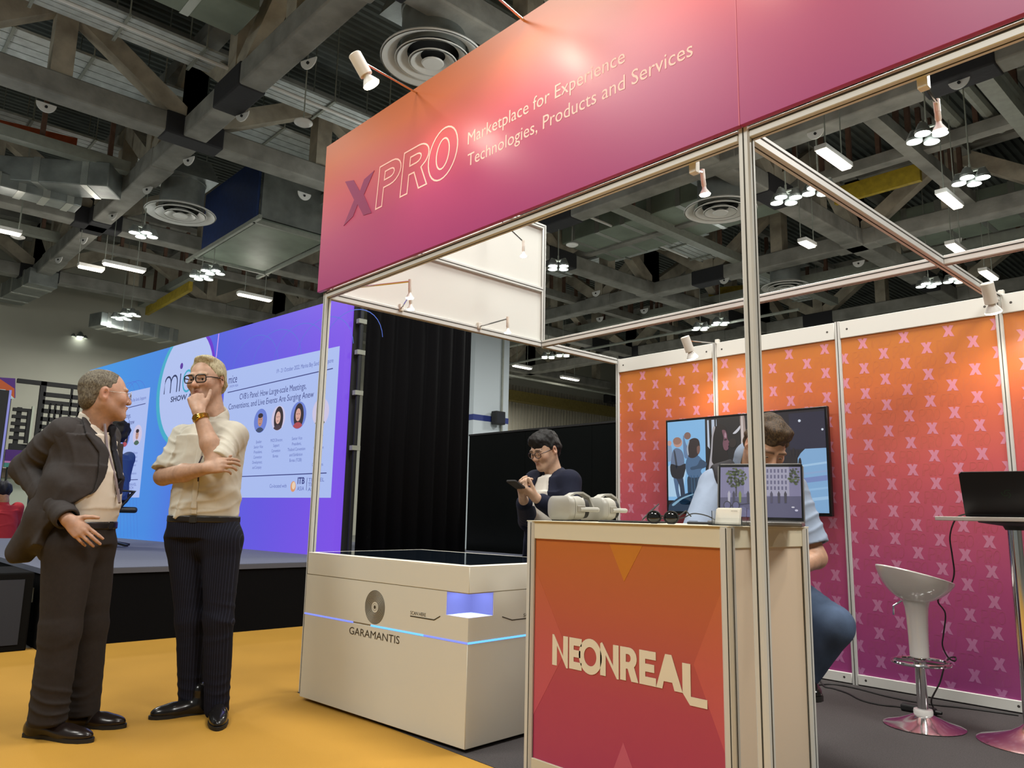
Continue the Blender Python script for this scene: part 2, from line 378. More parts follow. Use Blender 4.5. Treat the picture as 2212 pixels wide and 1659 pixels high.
# pipes and coloured beams
def pipe(label, pts, r, m=None, cat='pipe'): return tag(MB().tube(pts, r, 8).build('ceiling_pipe' if cat == 'pipe' else 'crane_beam', m or M_PIPE), label, cat)
pipe('thin white sprinkler pipe running beside the top left cable tray', [(-8.15, -6, 8.6), (-8.15, 16, 8.6)], .035, M_WHITE)
pipe('thin pipe crossing low under the far ceiling above the black fence', [(-19, 18.4, 7.1), (-6, 18.4, 7.1)], .045)
pipe('second thin pipe below the far tube lights beside the white column', [(-19.5, 19, 6.9), (-19.5, 32, 6.9)], .05)
for i, (x, lab) in enumerate(((-.2, 'thick grey pipe at upper right, left of three'), (.35, 'thick grey pipe at upper right, middle of three'), (.9, 'thick grey pipe at upper right, right of three'))): pipe(lab, [(x, 6.5, 8.9), (x, 14.5, 8.9)], .12)
tag(MB().bar(atz(-40, 270, 8.9), atz(165, 318, 8.9), .18, .35).build('crane_beam', M_ORANGE), 'orange steel beam at the far left under the roof', 'beam')
tag(MB().bar((-3.2, 14.8, 8.6), (-1.3, 14.8, 8.6), .12, .4).build('crane_beam', M_YELL), 'short yellow beam above the wall lamp right of the pillar', 'beam')
tag(MB().bar((-10.4, 20.6, 8.9), (-8.4, 21.5, 8.9), .2, .4).build('crane_beam', M_YELL), 'yellow beam glimpsed behind the braces in the booth opening', 'beam')
tag(MB().bar(atz(318, 672, 7.9), atz(412, 618, 7.9), .12, .3).build('crane_beam', M_YELL), 'yellow edged beam between the tube lights above the screen', 'beam')

# rigging brackets: white half discs under the chords
def bracket(label, p, rz):
    t = thing('rigging_bracket', label, 'bracket', p, 'white rigging brackets under the trusses', rz)
    pts = [(.16*math.cos(a), -.17*math.sin(a)) for a in np.linspace(0, PI, 13)]
    MB().prism(pts, (0, 0, 0), (1, 0, 0), (0, 0, 1), .02).build('plate', M_WHITE, t); MB().tube([(0, .01, -.07), (0, -.04, -.07)], .025, 10).build('eye_hole', M_BLACK, t)
for i, (px, py, rz, lab) in enumerate(((100, 225, 1.57, 'at the far left end of the cross truss'), (668, 130, .35, 'on the truss above the hanging disc'), (525, 245, .35, 'on the diagonal truss right of the crossing'), (409, 342, .35, 'just below the truss crossing'), (320, 405, .35, 'left of the hooded diffuser'), (245, 462, .35, 'on the truss lower left of the diffuser'), (182, 515, .35, 'on the truss above the far tube light'), (128, 557, .35, 'on the far end of the left truss'), (657, 418, 1.57, 'right of the blue air handler'),
                                           (1288, 630, .0, 'left of the dark crossing in the booth opening'), (1392, 668, .0, 'below the dark crossing in the booth opening'), (1296, 686, .0, 'on the lowest chord in the booth opening'), (1565, 602, .0, 'just left of the pillar under the black wrap'), (2072, 172, .0, 'at the upper right corner'), (1762, 283, .0, 'right of the pillar under the fascia'), (1855, 565, .0, 'below the yellow beam right of the pillar'), (2063, 518, .0, 'at right above the white cross beam'))):
    bracket('white half-disc rigging bracket '+lab, atz(px, py, 8.0)+np.array([0, 0, .01]), rz)
# hanging detector discs
def disc(label, p):
    t = thing('ceiling_detector', label, 'detector', p, 'disc detectors on drop rods')
    MB().lathe([(.001, 0), (.1, .0), (.15, .03), (.15, .05), (.05, .1), (.001, .1)], n=24).build('disc', M_WHITE, t); MB().tube([(0, 0, .1), (0, 0, 3.7)], .012, 6).build('drop_rod', M_PIPE, t)
disc('white disc detector on a rod left of the fascia top', atz(655, 270, 7.3)); disc('white detector box on a rod at the far left edge', atz(38, 515, 7.2)); disc('small disc detector on a rod beside the white header wall', atz(1236, 532, 7.6))

# tube lights
def tube_light(label, p, L=.95, e=0):
    t = thing('tube_light', label, 'light', p, 'linear tube lights under the roof')
    MB().box(-.1, .1, -L/2, L/2, .04, .12).build('housing', M_WHITE, t); MB().box(-.085, .085, -L/2+.02, L/2-.02, .0, .045).build('diffuser_lens', M_TUBE, t, bevel=.02)
    for s in (-.3, .3): MB().tube([(0, s, .12), (0, s, 3.9)], .01, 6).build('drop_rod', M_PIPE, t)
for px, py, L, lab in ((268, 581, 1.0, 'long warm tube light left above the stage screen'), (550, 645, 1.0, 'tube light over the upper edge of the stage screen'), (196, 583, .6, 'short tube light beside the brown lattice at left'), (6, 502, .7, 'tube light cut by the left picture edge'),
                       (1802, 348, 1.0, 'brightest tube light just right of the pillar top'), (2052, 437, .95, 'tube light at far right beside the brown lattice'), (2066, 541, .85, 'small tube light above the right cross beam'), (2136, 598, .95, 'tube light right over the wall lamp'), (1744, 531, .5, 'tiny tube light under the yellow beam right of the pillar'),
                       (1128, 795, 1.0, 'far tube light right of the white column'), (1231, 820, 1.1, 'far tube light above the ochre wall beam')):
    tube_light(lab, atz(px, py, 7.0), L); q_ = atz(px, py, 7.0); lamp('tube_lamp', 'POINT', (q_[0], q_[1], 6.9), 38, (1., .93, .84), .2)
# high-bay clusters of four lamps
def bay(label, p, rod=4.0):
    t = thing('high_bay_lamp', label, 'light', p, 'four-lamp high bay clusters')
    for a, b in ((-.19, 0), (.19, 0), (0, -.19), (0, .19)):
        MB().lathe([(.001, 0), (.10, 0), (.11, .02)], (a, b, 0), 16).build('lamp_lens', M_BAY, t)
        MB().lathe([(.115, -.01), (.12, .03), (.06, .16), (.001, .16)], (a, b, 0), 16).build('lamp_can', M_GALV, t)
    MB().bar((-.24, 0, .17), (.24, 0, .17), .04, .03).bar((0, -.24, .17), (0, .24, .17), .04, .03).build('cross_frame', M_PIPE, t)
    MB().tube([(0, 0, .17), (0, 0, .3)], .02, 6).tube([(0, 0, .3), (0, 0, rod)], .012, 6).build('chain', M_PIPE, t)
for px, py, lab in ((435, 600, 'left one of the pair above the screen logo'), (460, 588, 'right one of the pair above the screen logo'), (262, 688, 'left one of the pair low over the pale hall wall'), (282, 680, 'right one of the pair low over the pale hall wall'), (170, 729, 'farthest one resting over the pale hall wall'), (310, 507, 'beside the lattice left of the hooded diffuser'),
                    (1206, 578, 'hanging right beside the white header wall'), (1698, 432, 'just right of the pillar in the booth frame'), (1768, 412, 'under the slanting booth beam right of the pillar'), (1513, 710, 'left one of the pair above the wall lamp'), (1556, 699, 'right one of the pair above the wall lamp'), (1184, 772, 'left one of the pair right of the white column'), (1216, 768, 'right one of the pair right of the white column'), (2006, 616, 'over the wall seam left of the right wall lamp'), (2066, 606, 'behind the slanting beam near the right wall lamp'), (2097, 390, 'small one at far right above the lattice'), (2003, 297, 'right under the big hanging lamp bulb at upper right')):
    bay('cluster of four white lamps '+lab, atz(px, py, 7.0), .62 if px in (435, 460) else 3.95); q_ = atz(px, py, 7.0); lamp('bay_lamp', 'POINT', (q_[0], q_[1], 6.9), 22, (.95, 1., .96), .2)
# ------------------------------------------------------------------ the booth
M_ALU = mat('white booth profile', hx('cbccc8'), .42, metal=.12)
M_SLOT = mat('profile slot', (.03, .028, .02), .8)
M_PANEL = mat('white booth panel', hx('d6d6d0'), .5)
M_PANELW = mat('cream counter board', hx('cdc5ae'), .45)
X0, X1, YB, ZT = 0.0, 2.97, 2.90, 2.43
ORANGE, CORAL, MAGENTA, PURPLE = hx('d9701c'), hx('d8484c'), hx('b23a70'), hx('8e2f70')

def post(name, label, x, y, z0, z1, w=.04, grp='booth frame posts'):
    t = thing(name, label, 'post', (x, y, z0), grp); h = z1-z0; a = w/2
    m = MB(); pts = []
    for cx, cy in ((1, 1), (-1, 1), (-1, -1), (1, -1)):
        pts += [(cx*a, cy*a*.72), (cx*a*.72, cy*a)] if cx*cy > 0 else [(cx*a*.72, cy*a), (cx*a, cy*a*.72)]
    m.prism(pts, (0, 0, 0), (1, 0, 0), (0, 1, 0), h); m.build('profile', M_ALU, t, smooth=0)
    s = MB(); e = .0012; g = w*.055
    for sx, sy in ((0, -1), (0, 1), (1, 0), (-1, 0)):
        if sx: s.box(sx*a-e, sx*a+e, -g, g, .0, h)
        else: s.box(-g, g, sy*a-e, sy*a+e, .0, h)
    s.build('slot', M_SLOT, t, smooth=0); return t
def beam(label, a, b, w=.04, h=.05, grp='booth frame beams', z_slot=.35):
    """a, b: ends of the underside axis"""
    t = thing('booth_beam', label, 'beam', (0, 0, 0), grp); a = Vector(a); b = Vector(b); up = Vector((0, 0, h/2))
    MB().bar(a+up, b+up, w, h).build('profile', M_ALU, t, bevel=.003, seg=1)
    d = (b-a).normalized(); sd = d.cross(Vector((0, 0, 1))); s = MB()
    for k in (-1, 1): o = sd*(k*w/2)+Vector((0, 0, h*.62)); s.bar(a+o, b+o, .0024, .006)
    s.bar(a, b, .005, .0024); s.build('slot', M_SLOT, t, smooth=0); return t

post('booth_post', 'slim white corner post at the left end of the fascia behind the touch table', X0, 0, 0, ZT-.01)
post('booth_post', 'thick white post right in front of the counter holding up the fascia', X1, 0, 0, ZT, .044)
zb = ZT-.045
beam('white front beam along the foot of the fascia, left of the thick post', (.02, 0, zb+.002), (X1-.022, 0, zb+.002), h=.042)
beam('white front beam along the foot of the fascia, right of the thick post', (X1+.022, 0, zb+.002), (5.2, 0, zb+.002), h=.042)
beam('white beam below the plain header wall on the left side', (X0, .02, zb), (X0, 1.91, zb))
beam('white beam from the header wall corner back to the orange wall', (X0, 1.95, zb), (X0, 2.86, zb))
beam('white beam slanting from the thick post back to the orange wall lamp', (X1, .022, zb), (X1, 2.86, zb))
beam('white cross beam from the header wall to the slanting beam', (.02, 1.93, zb), (X1-.02, 1.93, zb))
beam('white cross beam to the right of the slanting beam', (X1+.02, 1.93, zb), (5.2, 1.93, zb))

# fascia with its print
fa = thing('fascia_sign', 'long orange to magenta fascia sign over the booth front with white lettering', 'sign', (0, 0, 0))
M_FAS = ramp_mat('fascia print', [(0, hx('a63874')), (.3, hx('b44070')), (.58, hx('ca5560')), (.85, hx('ca683a')), (1, hx('bd642a'))], (0, 0, 1), ZT, 3.43, rough=.36, spec=.45)
for i, (a, b) in enumerate(((-.055, X1), (X1+.001, 5.3))): MB().box(a, b, -.045, -.022, ZT, 3.43).build('panel', M_FAS, fa, bevel=.002, seg=1)
MB().box(X1-.0015, X1+.0025, -.0462, -.044, ZT, 3.43).build('seam', mat('panel seam', hx('c85a72'), .4), fa)
MB().box(-.055, 5.3, -.02, .02, 3.38, 3.42).build('top_rail', M_ALU, fa)
M_LET = mat('pale pink vinyl', hx('ffc9bd'), .5); M_LETX = mat('deep magenta vinyl', hx('8f1f56'), .4)
O = (0, -.045, 0); U = (1, 0, 0); V = (0, 0, 1)
# slanted block letters: X filled, P R O outlined
def sl(pts, x, w, z0=2.805, z1=3.06, k=.10): h = z1-z0; return [(x+p[0]*w+k*p[1]*h, z0+p[1]*h) for p in pts]
def arc(cx, cy, rx, ry, a0, a1, n=10): return [(cx+rx*math.cos(math.radians(a0+(a1-a0)*i/n)), cy+ry*math.sin(math.radians(a0+(a1-a0)*i/n))) for i in range(n+1)]
XP = [(0.0, -.03), (.30, .06), (.50, .34), (.70, .02), (1.0, .02), (.66, .50), (1.02, 1.0), (.72, .94), (.50, .68), (.28, 1.06), (.0, 1.06), (.35, .52)]
MB().prism([(.225+p[0]*.325, 2.80+p[1]*.265) for p in [(0.02, 0.0), (.35, .12), (.50, .36), (.72, .02), (1.0, -.02), (.70, .52), (1.02, .98), (.68, .90), (.55, .66), (.30, 1.03), (-.02, 1.12), (.36, .52)]], O, U, V, .002).build('lettering', M_LETX, fa, smooth=0)
Pp = [(0, 0), (0, 1), (.55, 1)]+arc(.55, .72, .42, .28, 90, -90)+[(.27, .44), (.27, 0), (0, 0)]
Pi = [(.27, .62), (.27, .82), (.52, .82)]+arc(.52, .72, .17, .10, 90, -90, 6)+[(.27, .62)]
Rp = [(0, 0), (0, 1), (.55, 1)]+arc(.55, .72, .42, .28, 90, -40)+[(.72, .46), (1.0, 0), (.70, 0), (.47, .42), (.27, .42), (.27, 0), (0, 0)]
Op = arc(.5, .5, .5, .56, 0, 360, 28); Oi = arc(.5, .5, .22, .33, 0, 360, 24)
for pl_ in ([sl(Pp, .592, .235), sl(Pi, .592, .235)], [sl(Rp, .842, .25), sl(Pi, .842, .25)], [sl(Op, 1.09, .25), sl(Oi, 1.09, .25)]): MB().strokes(pl_, O, U, V, .009).build('lettering', M_LET, fa, smooth=0)
put_words(fa, 'lettering', M_LET, 'Marketplace for Experience', (1.437, -.045, 2.908), U, V, 1.02, .066); put_words(fa, 'lettering', M_LET, 'Technologies, Products and Services', (1.440, -.045, 2.788), U, V, 1.345, .066)

# plain header wall on the left side
hw = thing('header_wall', 'plain white header wall of two boards on the left side above the beam', 'wall panel', (0, 0, 0))
for z0, z1 in ((ZT+.005, 2.845), (2.875, 3.39)): MB().box(-.012, -.004, .02, 1.92, z0, z1).build('board', M_PANEL, hw)
for z in (2.86, 3.40): 
    MB().box(-.02, .02, .02, 1.92, z-.02, z+.02).build('rail', M_ALU, hw, bevel=.003, seg=1); MB().box(.02, .0212, .02, 1.92, z-.003, z+.003).build('slot', M_SLOT, hw)
MB().box(-.02, .02, 1.91, 1.95, ZT+.005, 3.42).build('end_post', M_ALU, hw, bevel=.006, seg=2)
s = MB()
for x in (-.008, .012): s.box(x-.002, x+.002, 1.9085, 1.911, ZT+.01, 3.41)
s.box(.02, .0212, 1.927, 1.933, ZT+.01, 3.41); s.build('slot', M_SLOT, hw)

# orange to magenta back wall panels with an X print
M_WP = ramp_mat('wall print', [(0, hx('963e7a')), (.3, hx('ae4a76')), (.6, hx('c65a5c')), (.85, hx('ca6c38')), (1, hx('c4762e'))], (0, 0, 1), .08, 2.3, rough=.38)
M_XM = ramp_mat('wall X print', [(0, hx('ad6c9c')), (.5, hx('cc849c')), (1, hx('d68c9c'))], (0, 0, 1), .08, 2.3, rough=.4)
M_XF = ramp_mat('wall faint print', [(0, hx('9a4a78')), (.5, hx('ba5c5c')), (1, hx('c6743e'))], (0, 0, 1), .08, 2.3, rough=.4)
M_SCREW = mat('screw head', (.06, .055, .05), .5, metal=.5)
XS = [(-.5, .5), (-.1, .5), (0, .28), (.14, .5), (.47, .44), (.22, .02), (.5, -.5), (.13, -.44), (.02, -.2), (-.14, -.44), (-.5, -.44), (-.2, .04)]
S3 = X1/3
plabs = ['orange patterned wall panel in the left corner of the booth', 'orange patterned wall panel right of the left corner with the screen over it', 'orange patterned wall panel behind the white bar stool', 'orange patterned wall panel at the right picture edge behind the high table']
for i in range(4):
    a, b = X0+S3*i+.02, X0+S3*(i+1)-.02
    t = thing('wall_panel', plabs[i], 'wall panel', (0, 0, 0), 'printed back wall panels')
    MB().box(a, b, YB-.008, YB+.002, .07, 2.34).build('board', M_WP, t)
    for z0, z1, nm in ((2.31, ZT, 'top_rail'), (.0+.012, .075, 'bottom_rail')): MB().box(a-.001, b+.001, YB-.022, YB+.012, z0, z1).build(nm, M_PANEL, t, bevel=.003, seg=1)
    sc = MB()
    for x in (a+.05, b-.05):
        for z in (2.37, .045): sc.lathe([(.001, .0), (.0075, .0), (.008, -.002)], (x, YB-.0225, z), 10, (0, -1, 0))
    sc.build('screws', M_SCREW, t)
    xm = MB(); xf = MB()
    for jx in range(-12, 26):
        for jz in range(-1, 14):
            for ox, oz in ((2.147, 2.253), (2.281, 2.164)):
                x = ox+.268*jx; z = oz-.1735*jz
                P = [(x+.068*p[0], z+.076*p[1]) for p in XS]
                P2 = [(min(max(q[0], a+.002), b-.002), min(max(q[1], .078), 2.307)) for q in P]
                if max(q[0] for q in P2)-min(q[0] for q in P2) > .012 and max(q[1] for q in P2)-min(q[1] for q in P2) > .012: xm.prism(P2, (0, YB-.008, 0), U, V, .0006)
                if x+.06 > a and x+.20 < b and .12 < z < 2.26:
                    f = lambda pts, k: [(x+.058+k+p[0]*.036+.008*p[1], z-.036+p[1]*.072) for p in pts]
                    xf.strokes([f(Pp, 0), f(Rp, .043), f(arc(.5, .5, .5, .5, 0, 360, 12), .086)], (0, YB-.008, 0), U, V, .0022, .0005)
    xm.build('printed_pattern', M_XM, t, smooth=0); xf.build('printed_pattern', M_XF, t, smooth=0)
for i, lab in enumerate(('slim white wall post at the left booth corner', 'slim white wall post above the wall screen', 'slim white wall post between the screen and the bar stool', 'slim white wall post behind the high table laptop')):
    post('booth_post', lab, X0+S3*i, YB, 0, ZT+.004)

# arm spotlights
M_CHROME = mat('chrome', (.75, .75, .76), .12, metal=1.)
M_BULB = emat('warm bulb face', (1., .80, .52), 26.)
M_SOCK = mat('white lamp socket', hx('d8d4ca'), .35)
WARM = (1.0, .88, .72)
def arm_spot(label, base, tip, aim, power, bare=True, cone=95, blend=.6):
    """an arm from the frame to a reflector lamp that points along aim"""
    t = thing('arm_spotlight', label, 'spotlight', base, 'arm spotlights of the booth'); b = Vector(base); p = Vector(tip)-b; d = Vector(aim).normalized()
    MB().tube([(0, 0, 0), p], .006, 8).build('arm', M_CHROME, t); MB().bar((0, 0, -.02), (0, 0, .03), .03, .03).build('clamp', M_SOCK, t, bevel=.003)
    j = MB().tube([p+Vector((0, 0, .012)), p+d*.035], .011, 10).build('joint', M_SOCK, t)
    q = p+d*.03
    if bare: MB().lathe([(.001, 0), (.010, 0), (.011, .03), (.009, .035), (.009, .045)], q, 18, d).build('socket', M_SOCK, t); r0, f = .04, .62
    else: MB().lathe([(.001, -.06), (.03, -.06), (.034, -.055), (.034, .06), (.030, .062), (.001, .05)], q, 24, d).build('socket', M_SOCK, t); r0, f = .05, 1.12
    MB().lathe([(.014*f, r0), (.017*f, r0+.015*f), (.036*f, r0+.045*f), (.040*f, r0+.055*f)], q, 24, d).build('reflector', M_WHITE, t)
    MB().lathe([(.040*f, r0+.054*f), (.036*f, r0+.062*f), (.02*f, r0+.067*f), (.001, r0+.069*f)], q, 24, d).build('bulb_face', M_BULB, t)
    g = Vector(tip)+d*(.03+r0+.085)
    lamp('spot_light', 'SPOT', g, power, WARM, .035, g+d, spot_size=math.radians(cone), spot_blend=blend)
    return t
PW = 11
arm_spot('arm spotlight sticking out in front of the fascia at its upper left', (.95, -.02, 3.40), aty(772, 128, -.52), (.22, .62, -1.), PW*.6, False, 120, .8)
arm_spot('arm spotlight out of the frame above the middle of the fascia', (1.84, -.02, 3.40), (1.84, -.52, 3.50), (.05, .70, -1.), PW*.8, False, 120, .8)
arm_spot('arm spotlight out of the frame above the thick post', (2.84, -.02, 3.40), (2.84, -.52, 3.50), (.05, .70, -1.), PW*.6, False, 120, .8)  # unseen lamp added to light the right part of the fascia
arm_spot('bare bulb spotlight hanging inside the front beam left of the thick post', aty(1500, 365, .03), aty(1517, 372, .45), (.05, .1, -1), PW*.9)
arm_spot('bright bare bulb spotlight at the upper right inside the front beam', aty(1995, 180, .03), aty(2023, 222, .45), (.0, .1, -1), PW*2.2)
def atbeam(px, py, x): return atx(px, py, x)
arm_spot('bulb spotlight hanging before the header wall near its far top end', (.02, 1.30, 3.38), atx(1131, 523, .5), (0, 0, -1), PW*.45)
arm_spot('upper one of two stacked bulb spotlights before the header wall', (.05, .02, 2.44), atx(886, 608, .55), (0, 0.02, -1), PW*.45)
arm_spot('lower one of two stacked bulb spotlights before the header wall', (.02, .55, 2.43), atx(887, 634, .32), (0, .05, -1), PW*.4)
arm_spot('bulb spotlight over the far end of the left side beam', (.02, 1.25, 2.43), atx(1097, 688, .35), (0, 0, -1), PW*.45)
for px, py, lab, k in ((1482, 735, 'tilted white can spotlight over the left part of the orange wall', .99), (2134, 622, 'white can spotlight over the right part of the orange wall', 2.97)):
    tp = aty(px, py, YB-.42); arm_spot(lab, (k+.02, YB, ZT), tp, (.12 if k < 2 else .02, .45, -1), PW*1.05, False, 120, .8)

# ------------------------------------------------------------------ counter
ct = thing('reception_counter', 'white counter with an orange to magenta front print and white lettering', 'counter', (1.89, 0, 0)); cw, cd, chh = .98, .545, 1.03
for x, y in ((.02, .0), (cw-.02, .0), (cw-.02, cd-.02), (.02, cd-.02)):
    c = MB(); a = .021; c.prism([(x-a, y-a*.6), (x-a*.6, y-a), (x+a*.6, y-a), (x+a, y-a*.6), (x+a, y+a*.6), (x+a*.6, y+a), (x-a*.6, y+a), (x-a, y+a*.6)], (0, 0, .0), (1, 0, 0), (0, 1, 0), chh-.004); po = c.build('corner_post', M_ALU, ct, smooth=0)
    s = MB()
    for dx, dy in ((-.012, -a*.86), (.008, -a*1.0), (a*.98, -.004)): s.box(x+dx-.0016, x+dx+.0016, y+dy-.0016, y+dy+.0016, .01, chh-.008)
    so = s.build('slot', M_SLOT, po)
MB().box(.03, cw-.03, -.012, .006, .955, chh-.004).build('front_rail', M_PANELW, ct, bevel=.002); MB().box(.03, cw-.03, -.012, .006, .0, .085).build('bottom_rail', M_PANELW, ct, bevel=.002)
MB().box(cw-.03, cw-.010, .02, cd-.03, .955, chh-.004).build('side_rail', M_PANELW, ct, bevel=.002); MB().box(cw-.03, cw-.016, .02, cd-.03, .0, .956).build('side_panel', mat('side board', hx('d0bda6'), .5), ct)
MB().box(.008, .02, .02, cd-.03, .0, chh-.004).build('side_panel', M_PANELW, ct); MB().box(.0, cw, -.02, cd, chh-.004, chh).build('counter_top', M_PANELW, ct, bevel=.0015)
M_CP = ramp_mat('counter print', [(0, hx('a83660')), (.35, hx('ac4256')), (.7, hx('b45a40')), (1, hx('b4662c'))], (0, 0, 1), .08, .96, rough=.33)
fp = MB().box(.035, cw-.035, -.004, .004, .085, .956).build('front_print', M_CP, ct)
U = (1, 0, 0); V = (0, 0, 1); O = (0, -.004, 0)
def R(pts): return [(p[0]-1.89, p[1]) for p in pts]
tri = MB().prism(R([(2.336, .95), (2.408, .813), (2.496, .95)]), O, U, V, .0008).build('print_facet', ramp_mat('facet amber', [(0, hx('bd7426')), (1, hx('bd7426'))], rough=.33), ct, smooth=0)
MB().prism(R([(2.33, .087), (2.401, .243), (2.485, .087)]), O, U, V, .0008).build('print_facet', mat('facet rose', hx('bd5670'), .33), ct, smooth=0)
MB().prism(R([(1.927, .84), (2.116, .53), (1.927, .24)]), O, U, V, .0007).build('print_facet', ramp_mat('facet left', [(0, hx('bc4c68')), (.5, hx('bc5656')), (1, hx('b86438'))], (0, 0, 1), .2, .85, rough=.33), ct, smooth=0)
MB().prism(R([(2.833, .83), (2.71, .56), (2.833, .28)][::-1]), O, U, V, .0007).build('print_facet', ramp_mat('facet right', [(0, hx('be4e66')), (.5, hx('be5852')), (1, hx('bb6838'))], (0, 0, 1), .2, .85, rough=.33), ct, smooth=0)
# block letters of the counter front
bz, tz = .46, .578; hh = tz-bz; M_CV = mat('cream vinyl', hx('ddd3bd'), .5)
def blk(poly, x, w): MB().prism([(x-1.89+p[0]*w, bz+p[1]*hh) for p in poly], (0, -.005, 0), U, V, .0015).build('letter', M_CV, ct, smooth=0)
Nn = [(0, 0), (0, 1), (.1, 1), (.70, .34), (.70, 1), (1, 1), (1, -.02), (.9, -.02), (.30, .66), (.30, 0)]
Ee = [(0, 0), (0, 1), (1, 1), (1, .76), (.36, .76), (.36, .62), (.9, .62), (.9, .39), (.36, .39), (.36, .24), (1, .24), (1, 0)]
blk(Nn, 2.038, .086); blk(Ee, 2.131, .066)
ob = MB()
for a0, a1 in ((90, 270), (-90, 90)): ob.prism([(2.182-1.89+p[0]*.118, bz+p[1]*hh) for p in arc(.5, .5, .5, .56, a0, a1, 16)+arc(.5, .5, .27, .30, a1, a0, 16)], (0, -.005, 0), U, V, .0015)
ob.build('letter', M_CV, ct, smooth=0)
blk([(0, 0), (0, .98), (.1, 1.02), (.70, .36), (.70, 1), (1, 1), (1, -.02), (.9, -.02), (.30, .64), (.30, 0)], 2.292, .090)
Rr1 = [(0, 0), (0, 1), (.5, 1)]+arc(.5, .68, .42, .32, 90, -50, 10)+[(1.0, 0), (.62, 0), (.42, .36), (.32, .36), (.32, .56), (.45, .56)]+arc(.45, .68, .14, .12, -90, 90, 6)+[(.32, .80), (.32, 0)]
blk(Rr1, 2.389, .084); blk(Ee, 2.478, .074)
blk([(0, 0), (.36, 1), (.60, 1), (1, 0), (.70, 0), (.62, .22), (.30, .22), (.24, 0)], 2.552, .112); 
blk([(0, 0), (0, .84), (.34, .84), (.34, -.06), (1, -.06), (1, -.30), (.30, -.30)], 2.664, .098)

# ------------------------------------------------------------------ touch table
tb = thing('touch_table', 'white boxy touch table with a dark glass top and a glowing blue line', 'table', (.163, -.108, 0), rz=math.atan2(.09, 1.353)); tw, td, th_ = 1.356, .85, .815
M_TB = mat('white lacquer', hx('d2cfc2'), .32, spec=.5)
def tbox(nm, x0, x1, y0, y1, z0, z1, m=M_TB, bev=.002): return MB().box(x0, x1, y0, y1, z0, z1).build(nm, m, tb, bevel=bev, seg=1)
tbox('lower_body', 0, tw, 0, td, .022, .470); tbox('plinth', .03, tw-.05, .05, td-.05, 0, .024, M_BLACK)
nx, nz0, nz1 = 1.205, .585, .690
M_BLUEL = emat('blue strip light', (.10, .38, 1.), 2.2); M_VIO = emat('violet strip light', (.22, .28, 1.), 1.3)
# middle band with a notch cut in its right front corner
mb = MB().box(0, nx, 0, td, .478, nz1).box(nx, tw, .16, td, .478, nz1).box(nx, tw, 0, .16, .478, nz0); mb.build('middle_body', M_TB, tb, bevel=.0)
tbox('upper_body', 0, tw, 0, td, nz1+.003, th_-.006); M_GAP = mat('panel gap', hx('8d8470'), .7); tbox('shadow_gap', .003, tw-.003, .003, td-.003, .469, .479, M_GAP, 0); tbox('shadow_gap', .003, tw-.003, .003, td-.003, nz1-.0005, nz1+.0035, M_GAP, 0)
for a, b, m in ((.0, .47, M_VIO), (.63, 1.05, M_BLUEL), (1.05, tw, M_VIO)): tbox('light_strip', a, b, -.0015, .004, .470, .478, m, 0)
MB().box(tw-.004, tw+.0015, 0, td, .470, .478).build('light_strip', M_BLUEL, tb)
# open scan corner lit blue from above
lamp_o = lamp('scan_corner_light', 'AREA', (0, 0, 0), 1.6, (.25, .32, 1.), .10); lamp_o.data.shape = 'SQUARE'; lamp_o.parent = tb; lamp_o.location = (nx+.075, .08, nz1-.004)
M_ACR = emat('lit acrylic', (.28, .32, 1.), .62)
MB().box(nx-.001, nx+.002, .002, .16, nz0, nz1).build('scan_corner_wall', M_ACR, tb); MB().box(nx, tw-.002, .157, .161, nz0, nz1).build('scan_corner_wall', M_ACR, tb)
tbox('top_frame', 0, tw, 0, td, th_-.007, th_, mat('white top edge', hx('e8e4d8'), .3)); tbox('glass_top', .045, tw-.045, .045, td-.045, th_-.002, th_+.0012, mat('dark glass', (.006, .010, .016), .06, spec=.6), 0)
ink = mat('dark brown print', hx('38301f'), .6)
g = MB(); put_text(g, 'GARAMANTIS', (.444, 0, .4115), U, V, width=.425, height=.037); g.build('lettering', ink, tb, smooth=0); g = MB(); put_text(g, 'SCAN HERE', (.945, 0, .5615), U, V, width=.115, height=.016)
g.strokes([[(.944, .553), (1.122, .553), (1.165, .574)]], (0, 0, 0), U, V, .005)
g.build('lettering', ink, tb, smooth=0)
g = MB(); U2 = (0, 1, 0); put_text(g, 'SCAN HERE', (tw, .37, .5615), U2, V, width=.19, height=.016); g.strokes([[(.22, .574), (.29, .553), (.56, .553)]], (tw, 0, 0), U2, V, .005); g.build('lettering', ink, tb, smooth=0)
sp_ = MB()
for r in np.linspace(.030, .082, 9): sp_.strokes([[(.656+r*math.cos(a), .568+r*math.sin(a)) for a in np.linspace(0, 2*PI, 40)]], (0, 0, 0), U, V, .0036)
sp_.lathe([(.001, 0), (.009, 0)], (.656, -.001, .568), 16, (0, -1, 0)); sp_.strokes([[(.656+.0175*math.cos(a), .568+.0175*math.sin(a)) for a in np.linspace(0, 2*PI, 24)]], (0, 0, 0), U, V, .0015); sp_.build('emblem', ink, tb, smooth=0)
